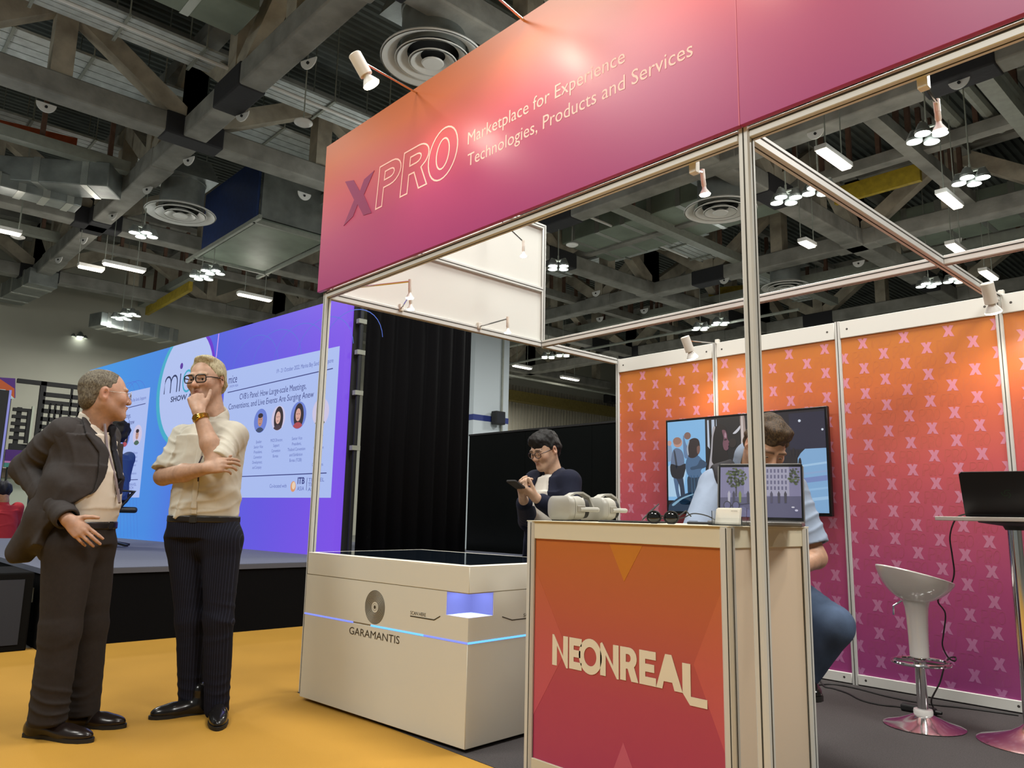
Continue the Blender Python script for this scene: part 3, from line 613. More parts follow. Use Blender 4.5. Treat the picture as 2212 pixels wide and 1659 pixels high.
# ------------------------------------------------------------------ stage, screen wall, drapes
M_STG = mat('stage carpet', hx('5c6070'), .9, noise=.1, nscale=120); M_SKIRT = mat('black stage skirt', (.0025, .0025, .003), .95, spec=.1, bump=.4, bscale=6, stretch=(8, 8, .3))
sg = thing('stage', 'low black skirted stage with a grey top in front of the screen', 'stage', (0, 0, 0))
MB().box(-8.6, -2.35, -.9, 4.2, .54, .58).build('stage_top', M_STG, sg); MB().box(-8.58, -2.36, -.89, 4.18, .0, .54).build('skirt', M_SKIRT, sg)
MB().box(-2.36, -2.345, -.9, 4.2, .535, .575).build('edge_trim', mat('stage edge', hx('4a4c55'), .6), sg)
sw = thing('bass_speaker', 'black wooden bass loudspeaker on the floor against the stage corner', 'speaker', (-2.75, -1.45, 0))
MB().box(-.36, .36, -.5, .5, 0, .56).build('cabinet', mat('black textured wood', (.004, .0038, .0035), .9, spec=.1, bump=.2, bscale=90), sw, bevel=.012); MB().box(.36, .366, -.44, .44, .05, .51).build('grille', mat('speaker cloth', (.012, .011, .010), .9), sw)
MB().tube([(.2, .5, .33), (.2, .53, .33), (.2, .53, .43), (.2, .5, .43)], .01, 8).build('handle', M_PIPE, sw)
th5 = math.radians(5.3); LU = Vector((math.cos(th5), math.sin(th5), 0)); LV = Vector((0, 0, 1)); LO = Vector((-2.991, 1.877, 0)); LB, LT = .575, 3.395
led = thing('stage_screen', 'huge glowing blue to violet stage screen showing a talk slide', 'screen', LO, rz=th5)
LEDS = .92
M_LED = ramp_mat('screen gradient', [(0, hx('45a4f4')), (.38, hx('4a92f0')), (.60, hx('5566ec')), (.80, hx('6c5cf0')), (1, hx('8454f6'))], (1, 0, 0), -7.5, 0, emit=LEDS)
MB().box(-7.5, 0, 0, .09, LB, LT).build('screen_panel', M_LED, led); MB().box(-7.52, .012, .09, .2, LB, LT+.01).build('cabinet', M_BLACK, led)
U = (1, 0, 0); V = (0, 0, 1); O = (0, 0, 0)
E_PALE = emat('slide pale blue', hx('b4c8ff'), LEDS); E_PALE2 = emat('logo pale', hx('bccdff'), LEDS); E_TEAL = emat('teal crescent', hx('3fb4d4'), LEDS); E_VIOL = emat('violet crescent', hx('6a22d8'), LEDS)
E_INK = emat('slide ink', hx('333c86'), LEDS); E_DARK = emat('logo ink', hx('1c2c60'), LEDS); E_LINE = emat('fine wave line', hx('4f74e4'), LEDS); E_GREY = emat('slide small ink', hx('5a68b8'), LEDS)
def circ(cx, cy, r, n=48, zmax=99, ry=None): return [(cx+r*math.cos(2*PI*i/n), min(cy+(ry or r)*math.sin(2*PI*i/n), zmax)) for i in range(n)]
def disc_(mb, c, t): mb.prism(c, O, U, V, t)
def sgfx(name, m, fn): b = MB(); fn(b); return b.build(name, m, led, smooth=0)
sgfx('screen_graphic', E_TEAL, lambda b: disc_(b, circ(-3.84, 2.74, .84, zmax=LT), .001)); sgfx('screen_graphic', E_VIOL, lambda b: disc_(b, circ(-3.62, 2.86, .70, zmax=LT), .0014)); sgfx('screen_graphic', E_PALE2, lambda b: disc_(b, circ(-3.76, 2.75, .81, zmax=LT), .002))
waves = []
for k in range(12): waves.append([(-6.6+k*.155+.22*math.sin(z*1.5+k*.18), z) for z in np.linspace(.6, 1.6+.09*k, 16)])
for k in range(3): waves.append([(-5.75+.16*k+(.30+.05*k)*math.cos(a), 2.65+.35*math.sin(a)) for a in np.linspace(0, PI, 16)])
for k in range(5): waves.append([(-1.9+.5*k+.55*math.cos(a), 2.80+.42*math.sin(a)) for a in np.linspace(.1, PI-.1, 18)])
sgfx('screen_graphic', E_LINE, lambda b: b.strokes(waves, O, U, V, .008, .0008))
sgfx('screen_graphic', emat('pink line', hx('e8a8ff'), LEDS), lambda b: b.strokes([[(-2.90, LT-.005), (-2.915, 3.1), (-2.94, 2.9)]], O, U, V, .02, .0025))
# logo
mm = [[(-4.42, 2.69), (-4.42, 2.86)]+[(p[0], p[1]) for p in arc(-4.32, 2.84, .10, .10, 180, 0, 8)]+[(-4.22, 2.69)], [(-4.22, 2.84)]+arc(-4.12, 2.84, .10, .10, 180, 0, 8)+[(-4.02, 2.69)], [(-3.93, 2.69), (-3.93, 2.95)]]
sgfx('lettering', E_DARK, lambda b: b.strokes(mm, O, U, V, .028, .003))
sgfx('lettering', E_TEAL, lambda b: b.strokes([arc(-3.70, 2.82, .14, .15, 45, 315, 16)], O, U, V, .03, .003))
sgfx('lettering', E_DARK, lambda b: b.strokes([arc(-3.36, 2.82, .13, .14, 315, 0, 2)[:1]+[], ] if False else [[(-3.49, 2.83), (-3.24, 2.83)]+arc(-3.365, 2.82, .125, .14, 5, 310, 14)], O, U, V, .026, .003))
sgfx('lettering', emat('logo dot', hx('5a2aa8'), LEDS), lambda b: disc_(b, circ(-3.93, 3.06, .045, 20), .003))
sgfx('lettering', E_DARK, lambda b: put_text(b, 'SHOW ASIA', (-4.18, 0, 2.555), U, V, width=.88, height=.075, bold=.02, t=.003))
# slides, right one and its twin on the left
slide_names = [['Speaker', 'Senior Vice', 'President,', 'Convention', 'Development,', 'and Company'], ['MICE Director,', 'Support', 'Convention', 'Bureau', '', ''], ['Senior Vice', 'President,', 'Thailand Convention', 'and Exhibition', 'Bureau (TCEB)', ''], ['Director', 'General', 'Convention', 'Centre', '', 'Conventions']]
SK = [hx('c8927e'), hx('e6b6a8'), hx('e0aa9c'), hx('c89a8a')]
def slide(dx):
    a, b, z0, z1 = -2.62+dx, -.10+dx, 1.19, 2.845
    sgfx('slide_card', E_PALE, lambda m: m.prism([(a, z0), (b, z0), (b, z1), (a, z1)], O, U, V, .002))
    def lines(m):
        m.strokes([[(a+.10, 2.545), (b-.10, 2.605)]], O, U, V, .012, .004); m.strokes([[(a+.10, 1.445), (b-.10, 1.455)]], O, U, V, .011, .004); m.strokes([[(-.565+dx, 1.27), (-.565+dx, 1.41)]], O, U, V, .008, .004)
    sgfx('slide_rule', E_INK, lines)
    def heads(m):
        put_text(m, 'CVB\u2019s Panel: How Large-scale Meetings,', (-1.45+dx, 0, 2.425), U, V, width=1.50, height=.075, align='c', t=.004)
        put_text(m, 'Conventions, and Live Events Are Surging Anew', (-1.50+dx, 0, 2.315), U, V, width=1.92, height=.075, align='c', t=.004)
        put_text(m, 'ITB', (-.75+dx, 0, 1.345), U, V, width=.14, height=.07, bold=.03, t=.004)
        put_text(m, 'mice', (-2.52+dx, 0, 2.66), U, V, width=.22, height=.11, t=.004)
    sgfx('lettering', E_INK, heads)
    def small(m):
        put_text(m, '19 - 21 October 2022, Marina Bay Sands, Singapore', (-1.36+dx, 0, 2.675), U, V, width=1.16, height=.05, t=.004)
        put_text(m, 'Co-located with', (-1.33+dx, 0, 1.305), U, V, width=.36, height=.042, t=.004); put_text(m, 'ASIA', (-.75+dx, 0, 1.27), U, V, width=.14, height=.045, t=.004)
        put_text(m, 'TRAVEL', (-.535+dx, 0, 1.365), U, V, width=.30, height=.04, t=.004); put_text(m, 'TECH', (-.535+dx, 0, 1.315), U, V, width=.2, height=.04, t=.004); put_text(m, 'ASIA', (-.535+dx, 0, 1.262), U, V, width=.18, height=.04, t=.004)
        put_text(m, 'SHOW ASIA', (-2.48+dx, 0, 2.605), U, V, width=.22, height=.03, t=.004)
        for cx, ls in zip((-1.65, -1.25, -.82, -.38), slide_names):
            for i, l in enumerate(ls):
                if l: put_text(m, l, (cx+dx, 0, 1.845-i*.062), U, V, width=.019*len(l), height=.036, align='c', t=.004)
        for i, l in enumerate(['Organised by', 'events']): put_text(m, l, (-2.45+dx, 0, 1.35-.07*i), U, V, width=.022*len(l), height=.04, t=.004)
    sgfx('lettering', E_GREY, small)
    sgfx('slide_emblem', emat('orb', hx('e8a070'), LEDS), lambda m: disc_(m, circ(-.835+dx, 1.315, .052, 24, ry=.06), .004)); sgfx('slide_emblem', emat('orb light', hx('f6dcc0'), LEDS), lambda m: disc_(m, circ(-.825+dx, 1.325, .034, 20, ry=.042), .005))
    for k, (cx, r) in enumerate(((-1.65, .148), (-1.25, .148), (-.825, .158), (-.385, .158))):
        cx += dx; cz = 2.118+.005*k
        sgfx('portrait_photo', emat('portrait backdrop %d' % (k % 2), (hx('7890d8'), hx('d8d0f0'))[k % 2] if k else hx('6f86e0'), LEDS), lambda m: disc_(m, circ(cx, cz, r, 28), .004))
        clipc = lambda P: [(cx+(p[0]-cx)*min(1, (r-.004)/max(1e-6, math.hypot(p[0]-cx, p[1]-cz))), cz+(p[1]-cz)*min(1, (r-.004)/max(1e-6, math.hypot(p[0]-cx, p[1]-cz)))) for p in P]
        if k in (1, 2): sgfx('portrait_photo', emat('portrait hair', hx('2a1a26'), LEDS), lambda m: disc_(m, clipc(circ(cx+.01, cz-.01, .10, 24, ry=.15)), .005))
        sgfx('portrait_photo', emat('portrait coat %d' % k, (hx('3a4a70'), hx('453240'), hx('b84a58'), hx('4a6a5a'))[k], LEDS), lambda m: disc_(m, clipc(circ(cx, cz-.17, .11, 24, ry=.09)), .006))
        sgfx('portrait_photo', emat('portrait face %d' % k, SK[k], LEDS), lambda m: disc_(m, clipc(circ(cx, cz+.005, .052, 20, ry=.075)), .007))
        if k in (0, 3): sgfx('portrait_photo', emat('portrait hair', hx('2a1a26'), LEDS), lambda m: disc_(m, clipc([(p[0], p[1]) for p in circ(cx, cz+.062, .054, 20, ry=.03)]), .008))
        def feat(m):
            for s in (-1, 1): disc_(m, circ(cx+s*.02, cz+.015, .007, 8), .008)
            m.strokes([arc(cx, cz-.025, .02, .012, 200, 340, 6)], O, U, V, .005, .008)
        sgfx('portrait_photo', emat('portrait features', hx('5a3038'), LEDS), feat)
slide(0)
def slide_left():   # the twin slide is cut by the edge of the wall
    slide(-4.83)
slide_left()

def drape(name, label, a, b, h, m, amp=.03, lam=.2):
    a = np.array(a); b = np.array(b); L = np.linalg.norm(b-a); n = max(8, int(L/lam*8)); d = (b-a)/L; nn = np.array([-d[1], d[0]])
    vs = []; fs = []
    for i in range(n+1):
        s = L*i/n; w = amp*math.sin(2*PI*s/lam+.8*math.sin(s*2.1))+.02*math.sin(s*5)
        p = a+d*s+nn*w; vs += [(p[0], p[1], .01), (p[0], p[1], h)]
    for i in range(n): fs.append((2*i, 2*i+2, 2*i+3, 2*i+1))
    mb = MB().add(vs, fs); o = mb.build(name, m, smooth=60); sm = o.modifiers.new('t', 'SOLIDIFY'); sm.thickness = .006
    return tag(o, label, 'curtain')
M_DRAPE = mat('black drape', (.0028, .0026, .0032), .95, spec=.1, bump=.3, bscale=120)
drape('stage_curtain', 'tall black pleated curtain beside the right edge of the stage screen', (-2.96, 2.12), (-2.93, 3.62), 4.1, M_DRAPE)
pp = thing('curtain_post', 'dark metal post with clamps between screen and black curtain', 'post', (-2.93, 2.03, 0)); MB().tube([(0, 0, 0), (0, 0, 4.1)], .024, 10).build('pipe', mat('dark pipe', (.03, .032, .034), .4, metal=.6), pp)
for z in (1.7, 2.3, 2.75, 3.1): MB().box(-.03, .03, -.05, .05, z, z+.05).build('clamp', M_PIPE, pp)
fn = thing('fence_wall', 'glossy black partition wall behind the booth and the phone man', 'partition', (0, 0, 0))
M_GLB = mat('black laminate', (.004, .005, .005), .22, spec=.4)
for i in range(8):
    x = -4.6+i*1.22; MB().box(x, x+1.215, 5.0, 5.05, .0, 2.2).build('panel', M_GLB, fn)
MB().box(-4.6, 5.2, 4.985, 5.06, 2.2, 2.225).build('top_rail', M_BLACK, fn)

# ------------------------------------------------------------------ wall screen
tv = thing('wall_screen', 'black framed flat screen on the orange wall showing people in a dark hall', 'screen', (.573, 2.80, 1.083)); tw_, tz_ = 1.345, .752
MB().box(0, tw_, 0, .035, 0, tz_).build('bezel', mat('gloss black', (.008, .008, .009), .2), tv, bevel=.004); MB().box(.45, .9, .035, .092, .2, .55).build('wall_mount', M_BLACK, tv)
TE = .85
def soft(poly, k=4):
    P = [np.array(p, float) for p in poly]; n = len(P); out = []
    for i in range(n):
        a, b, c, d = P[i-1], P[i], P[(i+1) % n], P[(i+2) % n]
        for j in range(k): t = j/k; out.append(tuple(.5*((2*b)+(c-a)*t+(2*a-5*b+4*c-d)*t*t+(-a+3*b-3*c+d)*t**3)))
    return out
def tvp(nm, h, poly, t, s=1.):
    if nm == 'picture_figure': poly = soft(poly)
    P = [(.018+min(max(p[0], 0), 1)*(tw_-.036), .022+min(max(p[1], 0), 1)*(tz_-.04)) for p in poly]
    return MB().prism(P, (0, 0, 0), (1, 0, 0), (0, 0, 1), t).build(nm, emat('tv '+h, hx(h), TE*s), tv, smooth=0)
def el(cx, cy, rx, ry, n=22, a0=0, a1=360): return [(cx+rx*math.cos(math.radians(a0+(a1-a0)*i/n)), cy+ry*math.sin(math.radians(a0+(a1-a0)*i/n))) for i in range(n)]
tvp('picture', '14121a', [(0, 0), (1, 0), (1, 1), (0, 1)], .001); tvp('picture', '8ac4f4', [(0, .12), (.26, .12), (.28, 1), (0, 1)], .0015); tvp('picture', 'b8dcf8', [(0, .16), (.1, .16), (.14, .5), (.06, .55), (0, .5)], .0016); tvp('picture', '0c1018', [(.27, .0), (.72, .0), (.72, 1), (.27, 1)], .002)
for x0, x1, z in ((.285, .30, .70), (.315, .338, .60), (.345, .352, .7)): tvp('picture', 'c4d2e6', [(x0, z), (x1, z-.03), (x1-.004, .985), (x0, .985)], .0022)
tvp('picture_figure', '1e3a54', [(-.02, -.02), (.38, -.02), (.30, .10), (.20, .20), (.12, .19), (.03, .10)], .0030); tvp('picture_figure', '88b4d0', [(.04, .06), (.10, .13), (.17, .175), (.175, .19), (.10, .15), (.03, .08)], .0032); tvp('picture_figure', '7ab0c8', [(.20, .02), (.215, .10), (.20, .16), (.195, .10)], .0033)
tvp('picture_figure', '8fa6c4', [(.0, .72), (.015, .76), (.03, .70), (.03, .58), (.0, .56)], .0022); tvp('picture_figure', 'd2a49a', el(.012, .76, .016, .03, 12), .0024)
tvp('picture_figure', '6a7c9a', [(.035, .66), (.06, .70), (.095, .68), (.115, .62), (.12, .50), (.11, .42), (.03, .42), (.02, .52)], .0025); tvp('picture_figure', 'c89c8e', el(.075, .76, .032, .052, 16), .0027); tvp('picture_figure', 'a27868', el(.070, .78, .030, .042, 12), .0028); tvp('picture_figure', '20242e', [(.02, .52), (.08, .50), (.13, .52), (.12, .42), (.10, .36), (.03, .38)], .0029); tvp('picture_figure', '3a4250', [(.045, .66), (.055, .66), (.07, .5), (.06, .48)], .0029)
tvp('picture_figure', '2c3a50', [(.05, .40), (.10, .40), (.115, .28), (.12, .14), (.095, .13), (.085, .26), (.07, .33)], .0028); tvp('picture_figure', '4f6e94', [(.04, .40), (.075, .38), (.075, .24), (.085, .15), (.065, .15), (.05, .26)], .0027); tvp('picture_figure', '0c0e12', [(.085, .14), (.13, .13), (.165, .10), (.16, .075), (.10, .075), (.082, .10)], .003)
tvp('picture_figure', '6a88b0', [(.115, .84), (.14, .72), (.175, .74), (.16, .6), (.12, .6)], .0023); tvp('picture_figure', '8a6a62', el(.145, .83, .024, .04, 14), .0024)
tvp('picture_figure', '4d7096', [(.135, .56), (.165, .62), (.205, .62), (.245, .56), (.265, .50), (.235, .44), (.24, .38), (.16, .37), (.13, .46)], .0031); tvp('picture_figure', '33506e', [(.235, .56), (.275, .52), (.262, .47), (.215, .46), (.17, .45), (.165, .48), (.21, .50)], .0032); tvp('picture_figure', '233d55', [(.15, .39), (.245, .38), (.26, .26), (.255, .15), (.20, .13), (.15, .16), (.14, .27)], .003)
for x in (.165, .185, .21, .235): tvp('picture_figure', '355876', [(x, .37), (x+.006, .37), (x+.012, .18), (x+.004, .17)], .0031)
tvp('picture_figure', '30262a', [(.15, .60), (.142, .68), (.155, .77), (.19, .80), (.222, .78), (.232, .71), (.225, .64), (.21, .60), (.18, .58)], .0033); tvp('picture_figure', 'a8b4c4', [(.145, .62), (.139, .69), (.155, .775), (.16, .77), (.150, .70), (.153, .62)], .0034); tvp('picture_figure', '7c5a52', [(.212, .70), (.230, .71), (.232, .66), (.222, .62), (.212, .64)], .0034)
tvp('picture_figure', '0d1014', [(.20, .14), (.225, .15), (.235, .06), (.205, .05)], .0031)
tvp('picture_figure', '100c12', [(.275, .28), (.30, .5), (.315, .72), (.33, .86), (.36, .93), (.395, .92), (.415, .86), (.41, .74), (.42, .60), (.455, .46), (.47, .34), (.46, .22), (.35, .17), (.28, .2)], .0036)
tvp('picture_figure', 'b4b0b6', [(.325, .90), (.315, .80), (.308, .66), (.295, .52), (.282, .38), (.276, .28), (.288, .26), (.292, .36), (.305, .46), (.322, .50), (.312, .54), (.318, .66), (.325, .80), (.34, .90)], .0038)
tvp('picture_figure', '7a4e5e', [(.385, .86), (.405, .86), (.416, .82), (.418, .77), (.430, .735), (.425, .72), (.427, .70), (.422, .685), (.424, .665), (.412, .645), (.395, .66), (.388, .72), (.395, .78)], .004); tvp('picture_figure', 'b08a9c', [(.405, .84), (.413, .81), (.412, .78), (.40, .79)], .0042); tvp('picture_figure', '2a1a24', [(.398, .765), (.416, .768), (.414, .755), (.40, .75)], .0043)
tvp('picture_figure', '241c1e', el(.452, .72, .024, .05, 14), .0034); tvp('picture_figure', 'd6d6de', [(.455, .82), (.48, .86), (.505, .90), (.50, .86), (.475, .82)], .0035)
tvp('picture_figure', 'a89690', [(.505, 1.0), (.530, 1.0), (.537, .85), (.548, .70), (.54, .58), (.525, .50), (.508, .52), (.500, .60), (.507, .75)], .0036); tvp('picture_figure', 'd8ccc8', [(.512, .98), (.520, .98), (.522, .8), (.515, .6), (.508, .6)], .0038); tvp('picture_figure', '3a94b4', [(.43, .40), (.455, .52), (.485, .60), (.50, .55), (.505, .46), (.49, .38), (.45, .34)], .0034); tvp('picture_figure', '7cc4d8', [(.45, .45), (.475, .55), (.482, .54), (.465, .44)], .0035)
tvp('picture', '0a0c1e', [(.72, .35), (1, .35), (1, 1), (.70, 1)], .002); tvp('picture', '151a38', [(.80, .62), (1, .62), (1, .98), (.80, .98)], .0021); tvp('picture', '86b4e0', [(.82, .0), (1, 0), (1, .62), (.885, .62), (.86, .58), (.83, .50)], .0026)
for a_, b_, h_ in ((.10, .13, 'a4ccf0'), (.20, .22, '98c4ec'), (.28, .33, '7a90c8'), (.36, .38, '90b0dc'), (.44, .46, 'a8d0f2')): tvp('picture', h_, [(.84, a_), (1, a_+.03), (1, b_+.03), (.84, b_)], .0028)
tvp('picture_figure', '14111a', [(.735, .34), (.82, .33), (.848, .40), (.862, .47), (.858, .53), (.848, .52), (.842, .46), (.842, .53), (.846, .60), (.838, .61), (.828, .54), (.826, .60), (.824, .63), (.815, .63), (.812, .55), (.806, .60), (.80, .61), (.795, .60), (.797, .53), (.785, .55), (.775, .54), (.776, .48), (.755, .46), (.74, .42)], .0032)
for x, y, q in ((.86, .90, 1), (.985, .80, .8), (.78, .86, .8), (.80, .82, .7), (.785, .77, .9), (.79, .72, .6), (.775, .68, .5)): tvp('picture', 'dce6f4', el(x, y, .008*q, .014*q, 8), .0035)

# ------------------------------------------------------------------ bar stool and high table
M_STOOL = mat('glossy white plastic', hx('dcdad6'), .14, coat=.5)
st = thing('bar_stool', 'white bucket bar stool on a chrome trumpet base before the orange wall', 'stool', (2.655, 2.15, .006))
n = 36; vs = []; fs = []
prof = [(.0, .0), (.055, .004), (.10, .024), (.145, .062), (.178, .110), (.190, .148), (.186, .152), (.172, .112), (.138, .068), (.095, .034), (.05, .016), (.0, .012)]
bdir = Vector((-.62, -.78, 0)); lft = Vector((-.65, -.76, 0))
for r, h in prof:
    for k in range(n):
        a = 2*PI*k/n; x, y = r*math.cos(a), r*math.sin(a); q = (x*lft.x+y*lft.y)/.19
        vs.append((x*1.02, y*.98, .625+h*(1+.34*q)*1.0+.0*q))
m_ = len(prof)
for i in range(m_-1): fs += [(i*n+k, i*n+(k+1) % n, (i+1)*n+(k+1) % n, (i+1)*n+k) for k in range(n)]
o = MB().add(vs, fs).build('seat', M_STOOL, st, smooth=50); sb = o.modifiers.new('s', 'SUBSURF'); sb.levels = 1; sb.render_levels = 1
MB().lathe([(.07, .645), (.058, .60), (.053, .55), (.049, .45), (.0475, .35), (.044, .345)], n=28).build('seat_stem', M_STOOL, st)
MB().lathe([(.027, .35), (.027, .06), (.04, .06), (.04, .05)], n=24).build('column', M_CHROME, st); MB().lathe([(.001, .085), (.045, .085), (.048, .075), (.046, .055), (.001, .05)], n=24).build('collar', M_STOOL, st)
MB().lathe([(.001, .07), (.035, .066), (.06, .052), (.12, .026), (.175, .012), (.195, .004), (.19, 0), (.001, 0)], n=44).build('base', M_CHROME, st)
rg = [(.14*math.cos(a), .14*math.sin(a)+.02, .318) for a in np.linspace(0, 2*PI, 37)[:-1]]; MB().tube(rg, .009, 8, closed=True).bar((-.13, .02, .318), (-.02, 0, .322), .012, .012).bar((.13, .02, .318), (.02, 0, .322), .012, .012).lathe([(.03, .30), (.033, .305), (.033, .335), (.03, .34)], n=20).build('footrest', M_CHROME, st)
MB().tube([(-.05, -.06, .635), (-.085, -.085, .605), (-.085, -.09, .56)], .005, 8).build('lever', M_CHROME, st)
ht = thing('high_table', 'white square high table on a chrome pole at the right picture edge', 'table', (3.125, 2.222, .006))
MB().box(-.27, .33, -.30, .30, 1.062, 1.082).build('table_top', mat('white laminate', hx('d2cfc8'), .4), ht, bevel=.003); MB().lathe([(.001, 1.062), (.16, 1.062), (.155, 1.055), (.05, 1.04), (.04, 1.02)], n=32).build('top_plate', M_BLACK, ht)
MB().lathe([(.034, 1.04), (.034, .06)], n=28).build('pole', M_CHROME, ht); MB().lathe([(.034, .09), (.05, .075), (.09, .05), (.16, .025), (.225, .01), (.24, .003), (.235, 0), (.001, 0)], n=48).build('base', M_CHROME, ht)
def laptop(label, loc, rz, w, d, open_deg, screen_fn=None, m=None, emblem=None):
    """hinge line through loc, screen facing local -Y, keyboard towards -Y"""
    t = thing('laptop', label, 'laptop', loc, rz=rz); m = m or M_BLACK
    MB().box(-w/2, w/2, -d, 0, 0, .016).build('base', m, t, bevel=.004); MB().box(-w/2+.02, w/2-.02, -d+.11, -.02, .0162, .0175).build('keyboard', M_BLACK, t); MB().box(-.05, .05, -d+.015, -d+.09, .0162, .017).build('touchpad', mat('touchpad', (.05, .05, .055), .4), t)
    a = math.radians(open_deg-90); Vv = Vector((0, math.sin(a), math.cos(a))); Nn = Vector((0, -math.cos(a), math.sin(a))); lh = d*.97
    O2 = Vector((-w/2, 0, .016)); MB().prism([(0, 0), (w, 0), (w, lh-.012), (w-.012, lh), (.012, lh), (0, lh-.012)], O2-Nn*.007, (1, 0, 0), Vv, .007).build('lid', m, t, bevel=.001)
    if screen_fn: screen_fn(t, O2, Vector((1, 0, 0)), Vv, w, lh)
    if emblem: emblem(t, O2-Nn*.0075, w, lh, Vv)
    return t
def emb(t, O2, w, lh, Vv):
    b = MB()
    for k in range(3): b.strokes([[(w/2+.022*math.cos(x+k*2.1)*s, lh/2+.024*math.sin(x+k*2.1)*s) for x, s in zip(np.linspace(0, 2.4, 10), np.linspace(.3, 1, 10))]], O2, (1, 0, 0), Vv, .004, -.0006)
    b.build('lid_emblem', mat('dim green emblem', (.012, .045, .016), .5), t, smooth=0)
laptop('black laptop seen from behind its lid on the high table', (3.16, 2.03, 1.089), math.radians(190), .38, .245, 122, None, mat('black laptop metal', (.010, .010, .011), .45), emb)
cb = [aty(2107, 1113, 2.10), aty(2080, 1112, 2.13), aty(2062, 1125, 2.2), aty(2052, 1160, 2.3), aty(2057, 1200, 2.4), aty(2061, 1240, 2.45), aty(2050, 1270, 2.45), aty(2026, 1297, 2.45), aty(2042, 1325, 2.45), aty(2038, 1370, 2.45), aty(2036, 1395, 2.45), aty(2048, 1420, 2.45), aty(2062, 1428, 2.47), aty(2064, 1420, 2.5), aty(2050, 1422, 2.45), aty(2040, 1440, 2.42), aty(2030, 1475, 2.4), aty(2012, 1512, 2.36)]
cb += [atz(2017, 1532, .012), atz(2008, 1545, .012), atz(1990, 1545, .012)]
def spline(P, k=6):
    P = [np.array(p, float) for p in P]; out = []
    for i in range(len(P)-1):
        a, b, c, d = P[max(i-1, 0)], P[i], P[i+1], P[min(i+2, len(P)-1)]
        for j in range(k):
            t = j/k; out.append(.5*((2*b)+(-a+c)*t+(2*a-5*b+4*c-d)*t*t+(-a+3*b-3*c+d)*t**3))
    return out+[P[-1]]
M_CORD = mat('black cord', (.012, .011, .011), .5)
tag(MB().tube(spline(cb), .0045, 6).build('dangling_cable', M_CORD), 'thin black cord dangling from the high table laptop to the floor', 'cord')
fc = [atz(x, y, .011) for x, y in ((1752, 1440), (1768, 1462), (1780, 1482), (1800, 1487), (1830, 1497), (1860, 1512), (1900, 1522), (1945, 1527), (1962, 1533))]
tag(MB().tube(spline(fc), .005, 6).build('floor_cable', M_CORD), 'black cord snaking over the dark carpet from counter to stool', 'cord')
fc = [atz(x, y, .011) for x, y in ((1764, 1480), (1800, 1478), (1850, 1487), (1920, 1505), (2000, 1520), (2090, 1530), (2200, 1545))]
tag(MB().tube(spline(fc), .005, 6).build('floor_cable', M_CORD), 'black cord lying along the foot of the orange wall', 'cord')
ps = thing('power_brick', 'black power adapter on the carpet behind the stool base', 'adapter', atz(1985, 1540, .006)); MB().box(-.09, .09, -.03, .03, 0, .04).build('body', M_BLACK, ps, bevel=.012, seg=3); MB().lathe([(.012, 0), (.008, .03)], (.09, 0, .02), 10, (1, 0, 0)).build('cord_relief', M_CORD, ps)

# ------------------------------------------------------------------ things on the counter
CT = 1.0305
def oncounter(px, y): p = aty(px, 1120, y); return (p[0], y, CT)
M_HMD = mat('light grey headset plastic', hx('a8a59c'), .45); M_HMDF = mat('headset front', hx('9a978f'), .38); M_STRAP = mat('grey elastic strap', hx('aaa79f'), .8, bump=.3, bscale=300)
def rrect(w, h, r, n=6): return [(sx*(w/2-r)+r*math.cos(a), sy*(h/2-r)+r*math.sin(a)) for sx, sy, a0 in ((1, 1, 0), (-1, 1, PI/2), (-1, -1, PI), (1, -1, 1.5*PI)) for a in np.linspace(a0, a0+PI/2, n)]
def headset(label, loc, rz):
    t = thing('vr_headset', label, 'headset', loc, 'grey goggle headsets on the counter', rz); W_, H_ = .185, .102
    def loft(nm, secs, m, k=55):
        vs = []; fs = []
        for (w, h, y, zc) in secs: vs += [(p[0], y, zc+p[1]) for p in rrect(w, h, min(w, h)*.36)]
        q = len(vs)//len(secs)
        for i in range(len(secs)-1): fs += [(i*q+j, i*q+(j+1) % q, (i+1)*q+(j+1) % q, (i+1)*q+j) for j in range(q)]
        fs += [tuple(range(q))[::-1], tuple((len(secs)-1)*q+j for j in range(q))]
        return MB().add(vs, fs).build(nm, m, t, smooth=k)
    loft('front_shell', [(W_*.93, H_*.92, -.062, .055), (W_, H_, -.056, .055), (W_, H_, -.035, .055)], M_HMDF); loft('front_seam', [(W_-.012, H_-.01, -.036, .055), (W_-.012, H_-.01, -.030, .055)], M_BLACK); loft('body', [(W_-.004, H_-.003, -.032, .055), (W_-.002, H_, -.0, .055), (W_-.016, H_-.012, .02, .054)], M_HMD)
    loft('face_foam', [(W_-.02, H_-.016, .02, .054), (W_-.03, H_-.022, .045, .054)], mat('dark foam', (.03, .028, .027), .9))
    MB().tube([(W_/2-.002, -.01, .05), (W_/2+.004, .04, .05), (W_/2-.004, .075, .05), (.055, .105, .05), (-.055, .105, .05), (-W_/2+.004, .075, .05), (-W_/2-.004, .04, .05), (-W_/2+.002, -.01, .05)], .010, 8).build('side_strap', M_STRAP, t)
    sp1 = MB(); pts = [(0, -.02, .103), (0, .01, .118), (0, .05, .122), (0, .085, .105), (0, .107, .06)]
    for i in range(4): sp1.bar(pts[i], pts[i+1], .045, .008)
    sp1.build('top_strap', M_STRAP, t); MB().box(W_/2-.004, W_/2+.004, -.025, .015, .038, .066).build('strap_arm', mat('strap arm grey', hx('8f8a80'), .5), t, bevel=.003)
    return t
headset('front grey goggle headset on the left end of the counter', oncounter(1232, .13), math.radians(-14)); headset('second grey goggle headset standing behind the front one', oncounter(1296, .36), math.radians(-6))
